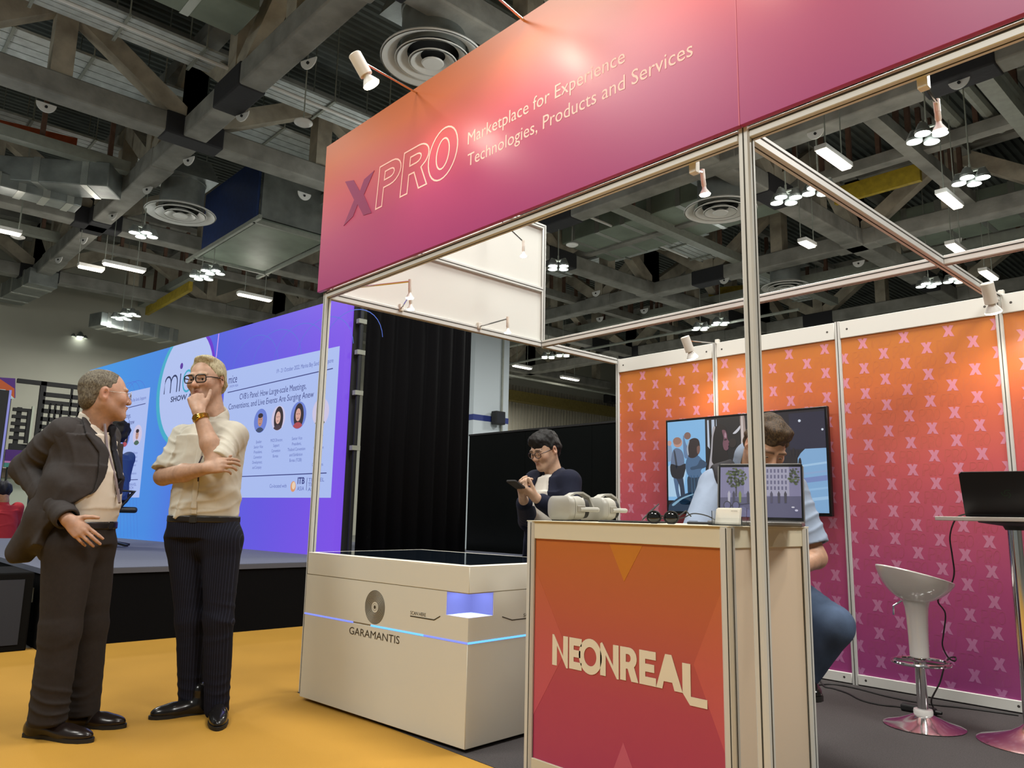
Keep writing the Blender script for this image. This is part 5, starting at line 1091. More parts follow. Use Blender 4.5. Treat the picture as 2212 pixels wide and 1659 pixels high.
def glasses(L, R, root, c, k, m, shape='rect', w=.026, h=.019, y=.112, z=-.002, tr=.0024, rimless=False):
    P = lambda x, yy, zz: L(x, yy, zz)-np.array(root.location); b = MB()
    for s in (-1, 1):
        pts = []
        for a in np.linspace(0, 2*PI, 29)[:-1]:
            ca, sa = math.cos(a), math.sin(a); e = .55 if shape == 'rect' else 1.
            X = math.copysign(abs(ca)**e, ca)*w; Z = math.copysign(abs(sa)**e, sa)*h; pts.append(P(s*.034+X, y-.006*((s*.034+X)/.06)**2, z+Z))
        b.tube(pts, tr*k*(.5 if rimless else 1), 6, closed=True); b.tube([P(s*.060, y-.006, z+.006), P(s*.074, y-.03, z+.008), P(s*.082, .0, .006), P(s*.083, -.022, -.004)], tr*k*(.5 if rimless else 1), 6)
    b.tube([P(-.009, y, z+.005), P(0, y+.002, z+.008), P(.009, y, z+.005)], tr*k*(.6 if rimless else 1), 6); return b.build('glasses', m, root, smooth=60)
def hand(S, wrist, d, n, side, curl=(.3, .35, .4, .45), spread=.10, thumb=(.6, .7, .25), k=1., tb=.25):
    """d: along the fingers, n: out of the palm, side: +1 right hand, -1 left hand"""
    d = nrm(d); n = nrm(np.asarray(n)-d*(np.asarray(n) @ d)); t = np.cross(d, n)*side; W = np.asarray(wrist, float)
    offs = (.030, .010, -.011, -.030); mc = (.088, .092, .088, .080); ph = ((.041, .025, .021), (.045, .028, .022), (.042, .026, .021), (.033, .020, .019)); tips = []
    for i in range(4):
        kn = W+(d*mc[i]+t*offs[i]-n*(.004 if i in (1, 2) else 0))*k; S.rc(W+(t*offs[i]*.5+d*.012)*k, kn, .0155*k, .0118*k, .010)
        p = kn; a = 0; di = nrm(d+t*spread*(1.3-i)*.7); r0 = (.0092, .0096, .0092, .008)[i]
        for j in range(3):
            a += curl[i]*(1.0, 1.15, .75)[j]; dd = di*math.cos(a)+n*math.sin(a); e = p+dd*ph[i][j]*k; S.rc(p, e, (r0-.0008*j)*k, (r0-.0008*(j+1))*k, .003); p = e
        tips.append(p)
    b = W+(t*.020+d*.022+n*.006)*k; dirs = nrm(d*thumb[0]+t*thumb[1]+n*thumb[2]); e = b+dirs*.044*k; S.rc(b, e, .0155*k, .0115*k, .010)
    d2 = nrm(dirs+d*tb*1.4+n*tb*.3); f = e+d2*.034*k; S.rc(e, f, .0108*k, .0098*k, .004); S.rc(f, f+nrm(d2+d*tb)*.026*k, .0098*k, .0078*k, .004)
    S.rc(W, W+d*.03*k, .024*k, .022*k, .015); S.el(W+(d*.055)*k, np.array([.036, .048, .0135])*k, np.stack([t, d, n], 1), .01)
    return tips
def shoe(name, heel, toe, m, root, w=.048, lace=False, h=.006, high=.09):
    heel = np.asarray(heel, float); toe = np.asarray(toe, float); heel[2] = toe[2] = 0; f = nrm(toe-heel); s = np.array([-f[1], f[0], 0]); L = np.linalg.norm(toe-heel); U3 = np.array([0, 0, 1.]); S = Sdf(); R = np.stack([s, f, U3], 1)
    S.el(heel+f*.045+U3*.035, (w*.78, .06, .05), R, .02); S.el(heel+f*L*.68+U3*.03, (w, L*.30, .036), R, .03); S.rc(heel+f*.05+U3*.045, heel+f*L*.60+U3*.036, .042, .034, .03); S.rc(heel+f*.055+U3*.05, heel+f*.06+U3*high, .042, .041, .02)
    S.half((0, 0, .012), (0, 0, -1)); o = sbuild(S, name, m, root, h)
    b = MB(); P = []
    for t, ww in ((0, .55), (.03, .78), (.12, .80), (.35, .70), (.55, .90), (.72, 1.06), (.88, .85), (.97, .45), (1.0, .12)): P.append((t*L, ww*w))
    poly = [(p[0], p[1]) for p in P]+[(p[0], -p[1]) for p in P[::-1]]; b.prism(poly, heel-np.array(root.location)+np.array([0, 0, .001]), f, s, .020); b.build('sole', mat('dark sole', (.008, .007, .006), .6), o if False else root)
    if lace:
        b = MB()
        for i in range(4):
            c_ = heel+f*(L*.40+.020*i)+U3*(.084-.008*i)-np.array(root.location); b.tube([c_+s*.022-U3*.008, c_+U3*.003, c_-s*.022-U3*.008], .003, 6)
        b.build('laces', M_BLACK, root)
    return o
IMR2 = nrm(np.array([CRT[0], CRT[1], 0])); TOC = -HF; Z3 = V3(0, 0, 1)
M_SKIN = skin_mat('skin')
# ---- man in the white shirt
def white_man():
    P0 = atz(452, 1545, 0); JJ = joints(P0); D = 0.; J = lambda a, b, d: JJ(a, b, d); r = thing('person', 'standing man in white shirt and black glasses, hand on his chin', 'person', (float(P0[0]), float(P0[1]), 0))
    fc = facing_at(440, 24); rt = np.cross(fc, Z3); fh = nrm(facing_at(440, 33)-Z3*.08); R = frame(fh, Z3, math.radians(-3)); k = 1.05
    hc = J(446, 822, D-.01); neck = J(462, 915, D+.02); S = Sdf(); L = head(S, hc, R, k, nose=1.0, neck=neck, neck_r=.058)
    shR, shL = J(398, 942, D+.07), J(505, 938, D-.06); elR, wrR = J(352, 1030, D-.04), J(446, 1012, D-.26); elL, wrL = J(468, 1000, D-.22), J(429, 890, D-.20)
    pel = J(440, 1130, D); wst = J(443, 1085, D-.01); chs = J(455, 960, D); 
    tors = [(pel, rt, fc, .185, .125), (wst, rt, fc, .180, .130), (J(448, 1020, D-.01), rt, fc, .182, .132), (chs, rt, fc, .19, .122), (J(458, 925, D+.02), rt, fc, .165, .10)]
    S.loft([(c, x, y, a-.02, b-.02) for c, x, y, a, b in tors], .03); S.rc(shR, shL, .05, .05, .04)
    S.chain([shR, elR], [.052, .044], .03); S.chain([elR, (elR+wrR)/2, wrR], [.045, .046, .030], .02); S.chain([shL, elL], [.052, .046], .03); S.chain([elL, elL*.62+wrL*.38, wrL], [.045, .047, .030], .02)
    dR = nrm(J(500, 1000, D-.27)-wrR); hand(S, wrR, nrm(dR), nrm(TOC*-.85-Z3*.35), 1, (.42, .5, .58, .66), .05, (.85, .35, .1))
    dL = nrm(J(421, 848, D-.17)-wrL); hand(S, wrL, nrm(dL), nrm(fc*-1.0+rt*.35), -1, (1.15, 1.2, 1.25, 1.3), .03, (.75, .62, -.05), 1.06, .30)
    hipR, hipL = J(405, 1160, D+.02), J(480, 1160, D-.02); knR, knL = J(412, 1340, D+.0), J(472, 1340, D-.05); anR, anL = J(412, 1515, D+.03), J(468, 1530, D-.02)
    S.chain([hipR, knR, anR], [.078, .050, .035], .03); S.chain([hipL, knL, anL], [.078, .050, .035], .03); S.rc(hipR, hipL, .09, .09, .04)
    sbuild(S, 'body', M_SKIN, r, .0042, face_col(hc, R, k, hx('b5917a'), hx('9a665c'), hx('8a7458'), .25)); eyes(L, R, k, r, hc, (-.15, 1, -.1))
    glasses(L, R, r, hc, k, mat('black spectacle frame', (.008, .007, .007), .25), 'rect', .027, .020, .106, -.001, .0030)
    # hair: swept back, grey blond
    H = Sdf(); q = lambda x, y, z: L(x, y, z)
    H.el(q(0, -.022, .043), np.array([.0825, .104, .0885])*k, R, .02); H.el(q(-.01, .030, .106), np.array([.052, .050, .026])*k, R, .02); H.el(q(0, -.075, -.02), np.array([.066, .045, .062])*k, R, .03)
    for s in (-1, 1): H.rc(q(s*.077, -.005, .035), q(s*.078, -.045, -.03), .018*k, .016*k, .015)
    hn = R[:, 1]; H.half(q(0, .046, .062), nrm(R[:, 1]*1.0-R[:, 2]*.30), .010); H.half(q(0, 0, -.085), -R[:, 2], .01)
    for s in (-1, 1): H.el(q(s*.085, -.013, -.012), np.array([.022, .022, .036])*k, R, .008, True); H.el(q(s*.085, .05, -.04), np.array([.03, .045, .06])*k, R, .01, True)
    sw = wav(5, 150, 9, (1., 1., 1.)); H.post.append(lambda p: .0012*np.sin(((p-hc) @ R)[:, 0]*560+3*np.sin(((p-hc) @ R)[:, 1]*30))+.0008*sw(p)); sbuild(H, 'hair', hair_mat('grey blond hair', hx('948a6c'), hx('c4bc9e'), (1, 1, .3)), r, .0042, sm=0)
    # shirt
    T = Sdf(); T.loft(tors, .03); T.rc(shR-Z3*.015, shL-Z3*.015, .055, .055, .05); T.rc(neck-Z3*.03, shR, .055, .05, .04); T.rc(neck-Z3*.03, shL, .055, .05, .04); T.rc(neck-Z3*.01+fc*.0, chs, .075, .10, .05); cR = elR*.80+shR*.20; cL = elL*.86+shL*.14
    T.chain([shR-Z3*.008, cR], [.066, .066], .035); T.chain([shL-Z3*.008, cL], [.066, .066], .035)
    for c_, s_ in ((cR, shR), (cL, shL)): ax = nrm(s_-c_); T.rc(c_+ax*.002, c_+ax*.040, .074, .073, .004)
    cf = folds(21, .010, 20, (1., 1., .6), 1.4); T.post += [cf, radial(31, cR*.6+shR*.4, shR-cR+IMR2*.1, .010, .055, .13), radial(37, cL*.6+shL*.4, shL-cL+IMR2*.1, .010, .052, .13), radial(41, wst, nrm(Z3+rt*.4), .007, .07, .2), folds(25, .006, 42, (1, 1, .4), 1.)]
    T.half(pel+Z3*.028, -Z3, .006)
    for c_, s_, e_ in ((cR, shR, elR), (cL, shL, elL)):
        ax = nrm(e_-s_); T.cut(lambda p, c_=c_, ax=ax: np.maximum(-((p-c_-ax*.022) @ ax), np.linalg.norm(p-c_, axis=1)-.12), .004)
    T.rc(hc-R[:, 2]*.10, neck-Z3*.02, .062, .066, .004, True)
    sh = sbuild(T, 'shirt', cloth('white shirt cotton', hx('c9c4b6'), .75, noise=.03, bump=.15), r, .0055)
    C = Sdf(); ct_ = neck+Z3*.010; C.rc(ct_, ct_+Z3*.03-fc*.012, .082, .074, .01); C.rc(hc-R[:, 2]*.12, ct_-Z3*.03, .064, .070, .003, True); fv = nrm(fc+rt*-.12); C.cut(lambda p: np.maximum(np.abs((p-ct_) @ rt)-.010-.55*np.maximum(0, (p-ct_) @ Z3+.03), -((p-ct_) @ fv)), .003); C.half(ct_-Z3*.035, -Z3); sbuild(C, 'collar', MATS['white shirt cotton'], r, .004)
    o0 = np.array(r.location); K_ = Sdf(); K_.loft([(pel+Z3*.045+fc*.131, rt, fc, .016, .004), (wst+fc*.132, rt, fc, .016, .005), (J(448, 1020, D-.01)+fc*.133, rt, fc, .016, .005), (chs+fc*.125, rt, fc, .016, .005), (J(458, 925, D+.02)+fc*.10, rt, fc, .015, .005)], .003, 6); sbuild(K_, 'placket', MATS['white shirt cotton'], r, .005)
    b = MB()
    for t in (.25, .5, .75):   # placket buttons
        c_ = chs*(1-t)+pel*t+fc*.136; b.lathe([(.001, .0), (.006, 0), (.006, -.002)], c_-o0, 10, fc)
    b.build('buttons', mat('shirt button', hx('e8e4da'), .3), r)
    # lanyard ends and pocket edge
    # trousers and belt
    P = Sdf(); P.loft([(pel-Z3*.075, rt, fc, .190, .128), (pel+Z3*.035, rt, fc, .186, .132)], .02); P.chain([hipR-Z3*.02, knR, anR-Z3*.0], [.104, .074, .062], .03); P.chain([hipL-Z3*.02, knL, anL-Z3*.0], [.104, .074, .062], .03); P.rc(hipR-Z3*.02, hipL-Z3*.02, .104, .104, .03)
    P.half(pel+Z3*.03, Z3, .004); P.post += [radial(51, knR, Z3, .005, .06, .16), radial(53, knL, Z3, .005, .06, .16), radial(57, anR+Z3*.04, Z3, .007, .05, .12), radial(59, anL+Z3*.04, Z3, .007, .05, .12), folds(61, .003, 26, (1, 1, .3)), radial(63, (hipR+hipL)/2, nrm(Z3+rt*.3), .005, .06, .12)]
    for a_ in (anR, anL): P.cut(lambda p, a_=a_: np.maximum((p-a_) @ Z3+.045, np.linalg.norm(p-a_, axis=1)-.15), .003)
    tm = bpy.data.materials.new('navy pinstripe'); tm.use_nodes = True; nt = tm.node_tree; bs = nt.nodes['Principled BSDF']; wv = nt.nodes.new('ShaderNodeTexWave'); wv.inputs['Scale'].default_value = 26; wv.bands_direction = 'X'; tc = nt.nodes.new('ShaderNodeTexCoord'); mp = nt.nodes.new('ShaderNodeMapping'); mp.inputs['Rotation'].default_value = (0, 0, -math.atan2(rt[1], rt[0])); nt.links.new(tc.outputs['Object'], mp.inputs[0]); nt.links.new(mp.outputs[0], wv.inputs[0])
    cr = nt.nodes.new('ShaderNodeValToRGB'); e = cr.color_ramp.elements; e[0].position = .90; e[0].color = (.0065, .007, .014, 1); e[1].position = .98; e[1].color = (.022, .024, .045, 1); nt.links.new(wv.outputs[0], cr.inputs[0]); nt.links.new(cr.outputs[0], bs.inputs['Base Color']); bs.inputs['Roughness'].default_value = .85; bs.inputs['Specular IOR Level'].default_value = .2
    sbuild(P, 'trousers', tm, r, .006)
    Bt = Sdf(); Bt.loft([(pel+Z3*.004, rt, fc, .1885, .1345), (pel+Z3*.038, rt, fc, .1875, .1345)], .002); sbuild(Bt, 'belt', mat('black leather', (.010, .009, .009), .35), r, .005)
    b = MB(); bc_ = pel+Z3*.021+fc*.136-o0; b.prism(rrect(.042, .034, .008), bc_, rt, Z3, .004); b.prism(rrect(.03, .02, .004), bc_+fc*.002, rt, Z3, .004); b.build('belt_buckle', mat('dull buckle', (.10, .10, .10), .3, metal=1.), r)
    M_LEA = mat('black shoe leather', (.010, .009, .009), .22)
    shoe('shoe', atz(452, 1540, .0), atz(320, 1556, .0), M_LEA, r, .046, high=.12); shoe('shoe', atz(472, 1530, .0), atz(470, 1582, .0), M_LEA, r, .046, high=.12)
    # gold watch on the raised wrist
    wd = nrm(wrL-elL); wp = wrL-wd*.035; b = MB(); ring = []; x = nrm(np.cross(wd, Z3)); y = np.cross(wd, x)
    for a in np.linspace(0, 2*PI, 29)[:-1]: ring.append(wp+(x*.040*math.cos(a)+y*.036*math.sin(a))-o0)
    b.tube(ring, .0055, 6, closed=True); b.tube([p+wd*.008 for p in ring], .0055, 6, closed=True); b.tube([p-wd*.008 for p in ring], .0055, 6, closed=True); wt = b.build('watch_band', mat('gold metal', hx('c8a24a'), .25, metal=1.), r)
    wn = nrm(TOC*.9-IMR2*.3-wd*((TOC*.9-IMR2*.3) @ wd)); b = MB(); b.lathe([(.001, .012), (.016, .012), (.019, .008), (.019, .0)], wp+wn*.034-o0, 24, wn); b.build('watch_case', mat('gold dial', hx('b89440'), .2, metal=1.), wt)
    b = MB(); b.tube([J(437, 985, D-.155)-o0, J(430, 1000, D-.165)-o0, J(428, 1040, D-.17)-o0], .004, 6); b.build('lanyard', mat('dark lanyard', (.05, .03, .05), .7), r)
    return r
white_man()
# ---- man in the grey suit
def suit_man():
    P0 = atz(148, 1590, 0); J = joints(P0); r = thing('person', 'standing man in grey suit with hand on hip, seen from the side', 'person', (float(P0[0]), float(P0[1]), 0)); o0 = np.array(r.location)
    fc = facing_at(190, -66); rt = np.cross(fc, Z3); fp = facing_at(160, -60); rp = np.cross(fp, Z3); fh = nrm(facing_at(220, -97)+Z3*.02); R = frame(fh, Z3, math.radians(0)); k = 1.04
    hc = J(228, 852, .0); neck = J(205, 917, .02); S = Sdf(); L = head(S, hc, R, k, nose=.86, jaw=1.04, neck=neck, neck_r=.062)
    shR, shL = J(142, 938, -.10), J(226, 945, .24); elR, wrR = J(58, 1012, -.02), J(146, 1122, -.20)
    pel = J(178, 1142, .03); wst = J(186, 1085, .03); bel = J(190, 1035, .03); chs = J(186, 970, .04)
    ts = [(pel, rp, fp, .175, .125), (wst, rp, fp, .180, .142), (bel, rt, fc, .182, .140), (chs, rt, fc, .182, .118), (J(190, 935, .05), rt, fc, .16, .09)]
    S.loft([(c, x, y, a-.02, b-.02) for c, x, y, a, b in ts], .03); S.chain([shR, elR], [.05, .042], .03); S.chain([elR, wrR], [.042, .030], .02)
    elL, wrL = J(205, 1050, .42), J(212, 1120, .32); S.chain([shL, elL, wrL], [.05, .042, .030], .02); hand(S, wrL, nrm(-Z3+fc*.2), nrm(-rt), -1, (.3, .35, .4, .4), .05)
    dh = nrm(J(192, 1162, -.19)-wrR); hand(S, wrR, dh, nrm(J(180, 1140, .1)-J(180, 1140, -.2)), 1, (.16, .22, .28, .36), .07, (.55, .72, -.25), 1.0)
    hpR, hpL = J(150, 1180, -.06), J(196, 1180, .12); knR, knL = J(130, 1362, -.07), J(192, 1350, .14); anR, anL = J(104, 1545, -.06), J(176, 1540, .14)
    S.chain([hpR, knR, anR], [.078, .05, .035], .03); S.chain([hpL, knL, anL], [.078, .05, .035], .03); S.rc(hpR, hpL, .09, .09, .04)
    sbuild(S, 'body', M_SKIN, r, .0042, face_col(hc, R, k, hx('b08a74'), hx('9a6258'), hx('8a6a52'), .1)); eyes(L, R, k, r, hc)
    glasses(L, R, r, hc, k, mat('thin steel frame', (.35, .33, .30), .25, metal=1.), 'oval', .024, .019, .108, -.003, .0024, True)
    # short thinning hair
    H = Sdf(); q = L; H.el(q(0, -.020, .033), np.array([.0795, .1005, .0885])*k, R, .02); H.el(q(0, -.066, -.03), np.array([.066, .046, .056])*k, R, .03)
    H.half(q(0, .045, .06), nrm(R[:, 1]*.9-R[:, 2]*.30), .015); H.half(q(0, -.02, -.078), nrm(-R[:, 2]+R[:, 1]*.25), .01); H.el(q(0, .02, .135), np.array([.030, .06, .03])*k, R, .02, True)
    for s in (-1, 1): H.el(q(s*.088, -.010, -.012), np.array([.030, .024, .038])*k, R, .008, True); H.el(q(s*.09, .055, -.03), np.array([.04, .048, .07])*k, R, .012, True)
    sw = wav(9, 170, 9); H.post.append(lambda p: .0008*sw(p)); sbuild(H, 'hair', hair_mat('thin grey brown hair', hx('484036'), hx('777060'), (1, 1, .5)), r, .0042, sm=0)
    # shirt, tie
    T = Sdf(); T.loft(ts, .03); T.rc(neck-Z3*.02, chs, .07, .10, .05); T.half(pel+Z3*.022, -Z3, .006); T.post += [folds(71, .004, 26, (1, 1, .5), 1.2), radial(73, wst+fp*.1, (0, 0, 1), .006, .06, .2)]; T.rc(hc-R[:, 2]*.10, neck-Z3*.02, .066, .068, .004, True)
    M_SH = cloth('white dress shirt', hx('cfc6b8'), .7, noise=.03, bump=.12); sbuild(T, 'shirt', M_SH, r, .0055)
    C = Sdf(); nd = nrm(hc-neck+Z3*.06); c_ = neck-nd*.01; C.rc(c_-nd*.02, c_+nd*.045-fc*.004, .090, .078, .01); C.rc(hc-R[:, 2]*.09, c_-nd*.06, .066, .074, .003, True); C.half(c_-nd*.04, -nd); C.half(c_+nd*.056, nd); C.cut(lambda p: np.maximum(np.abs((p-c_) @ rt)-.004-.5*np.maximum(0, .04-((p-c_) @ nd))*.4, -((p-c_) @ fc)), .003); sbuild(C, 'collar', M_SH, r, .004)
    tie = Sdf(); tp = [neck+fc*.085+Z3*-.015, chs+fc*.136, bel+fc*.158-Z3*.0, J(243, 1095, .12)+fc*.02]; 
    for i in range(3): tie.loft([(tp[i], rt, fc, (.020, .030, .036)[i], .007), (tp[i+1], rt, fc, (.030, .036, .040)[i], .007)], .004)
    tie.rc(tp[0], tp[0]-Z3*.03, .020, .014, .008); sbuild(tie, 'tie', cloth('dark navy tie', hx('14161f'), .55), r, .005)
    # jacket: a shell, open in front, right tail swept back by the arm
    M_JK = cloth('charcoal suit wool', hx('373332'), .85, noise=.08, nscale=60)
    K0 = Sdf(); js = [(J(158, 1188, -.02), rp, fp, .205, .150), (J(166, 1140, .0), rp, fp, .200, .152), (J(176, 1085, .02), rp, fp, .203, .164), (J(183, 1030, .03), rt, fc, .206, .162), (chs, rt, fc, .206, .146), (J(190, 938, .05), rt, fc, .182, .118)]
    K0.loft(js, .03); K0.rc(shR, shL, .060, .060, .06); K0.rc(neck-Z3*.06-fc*.025, shR, .066, .056, .04); K0.rc(neck-Z3*.06-fc*.025, shL, .066, .056, .04); K0.rc(neck-Z3*.045-fc*.02, chs, .090, .11, .05)
    K0.chain([J(128, 1040, -.14), J(96, 1110, -.12), J(44, 1192, -.06)], [.07, .07, .064], .05); K0.chain([J(150, 1060, -.13), J(140, 1130, -.12), J(112, 1195, -.08)], [.06, .06, .058], .05)
    K0.half(J(60, 1214, 0), nrm(-Z3+IMR2*.10), .006); K0.half(neck+nrm(hc-neck)*.012+fc*.0, nrm(hc-neck+fc*.15), .006)
    axd = nrm(chs-pel); zk = [-.2, .0, .108, .177, .245, .36, .495, .57]; fk = [125, 108, 83, 54, 42, 33, 50, 64]
    def polar(p):
        h_ = (p-pel) @ Z3; c0 = pel+axd*(h_/axd[2])[:, None]; u = ((p-c0)*rt).sum(1); v = ((p-c0)*fc).sum(1); return h_, np.degrees(np.arctan2(u, v)), np.hypot(u, v)
    def opening(p):
        h_, ph, rr = polar(p); f0 = np.interp(h_, zk, fk); return np.maximum(np.maximum(ph-f0, -np.minimum(f0, 62)-ph)*.0028, .05-rr)
    k0 = list(K0.ops); K0.post += [folds(81, .006, 18, (1, 1, .6), 1.3), radial(83, J(120, 1000, -.1), nrm(Z3*.6+IMR2), .008, .07, .2)]
    K0.cut(opening, .004); sbuild(K0, 'jacket', M_JK, r, .0058)
    base = Sdf(); base.ops = k0; base.post = K0.post; lo_ = pel-np.array([.35, .35, .0]); hi_ = neck+np.array([.3, .3, .08]); lap = Sdf()
    def lapf(p):
        b_ = base.ev(p, .06); h_, ph, rr = polar(p); f0 = np.interp(h_, zk, fk); w_ = np.interp(h_, [.16, .24, .36, .44, .50, .57], [0, 9, 17, 24, 21, 24])
        return np.maximum(np.maximum(b_-.008, -b_-.008), np.maximum(np.maximum(ph-f0-w_, f0-1.5-ph)*.0028, .16-h_))
    lap._o(lapf, lo_, hi_, .0, False); sbuild(lap, 'lapel', cloth('charcoal lapel wool', hx('302d2d'), .8), r, .0048)
    Sl = Sdf(); e1 = elR*.42+shR*.58; Sl.chain([shR, e1, elR, elR*.5+wrR*.5, wrR+nrm(elR-wrR)*.02], [.086, .080, .070, .066, .058], .03); Sl.post += [radial(87, elR, nrm(wrR-elR), .013, .055, .15), radial(89, e1, nrm(elR-shR), .010, .06, .15), radial(91, wrR*.7+elR*.3, nrm(wrR-elR), .007, .05, .12)]
    ax = nrm(wrR-elR); Sl.half(wrR-ax*.0, ax, .003); Sl.rc(wrR-ax*.05, wrR+ax*.06, .042, .042, .002, True); sbuild(Sl, 'sleeve', M_JK, r, .0055)
    Sl = Sdf(); Sl.chain([shL, elL, wrL], [.078, .062, .052], .03); sbuild(Sl, 'sleeve', M_JK, r, .007)
    # lanyard
    b = MB(); b.tube([p-o0 for p in (neck+fc*.07+rt*.055, chs+fc*.128+rt*.065, bel+fc*.150+rt*.045, wst+fc*.165+rt*.02, J(250, 1010, .05))], .006, 6); b.build('lanyard', mat('grey lanyard', hx('8a8088'), .7), r)
    # trousers
    P = Sdf(); P.loft([(pel-Z3*.075, rp, fp, .178, .130), (pel+Z3*.03, rp, fp, .176, .132)], .02); P.chain([hpR, knR, anR], [.118, .086, .082], .03); P.chain([hpL, knL, anL], [.112, .084, .080], .03); P.rc(hpR, hpL, .11, .11, .03); P.half(pel+Z3*.028, Z3, .004)
    for a_ in (anR, anL): P.cut(lambda p, a_=a_: np.maximum((p-a_) @ Z3+.045, np.linalg.norm(p-a_, axis=1)-.2), .003)
    P.post += [radial(93, knR, Z3, .004, .09, .2), radial(95, knL, Z3, .004, .09, .2), radial(97, anR+Z3*.05, Z3, .009, .06, .12, 1.6), radial(99, anL+Z3*.05, Z3, .009, .06, .12, 1.6), folds(101, .005, 16, (1, 1, .25))]
    sbuild(P, 'trousers', cloth('dark grey suit trousers', hx('2b2624'), .85, noise=.08, nscale=60), r, .006)
    Bt = Sdf(); Bt.loft([(pel+Z3*.0, rp, fp, .179, .137), (pel+Z3*.036, rp, fp, .178, .137)], .002); sbuild(Bt, 'belt', mat('black leather', (.010, .009, .009), .35), r, .005)
    b = MB(); bc_ = pel+Z3*.019+fp*.139-o0; b.prism(rrect(.042, .036, .008), bc_, rp, Z3, .004); b.build('belt_buckle', mat('steel buckle', (.5, .5, .5), .25, metal=1.), r)
    M_LEA = mat('dark brown shoe leather', hx('1d1512'), .25)
    shoe('shoe', atz(58, 1590, 0), atz(200, 1606, 0), M_LEA, r, .050, True, high=.10); shoe('shoe', atz(140, 1570, 0), atz(272, 1574, 0), M_LEA, r, .050, True, high=.10)
suit_man()
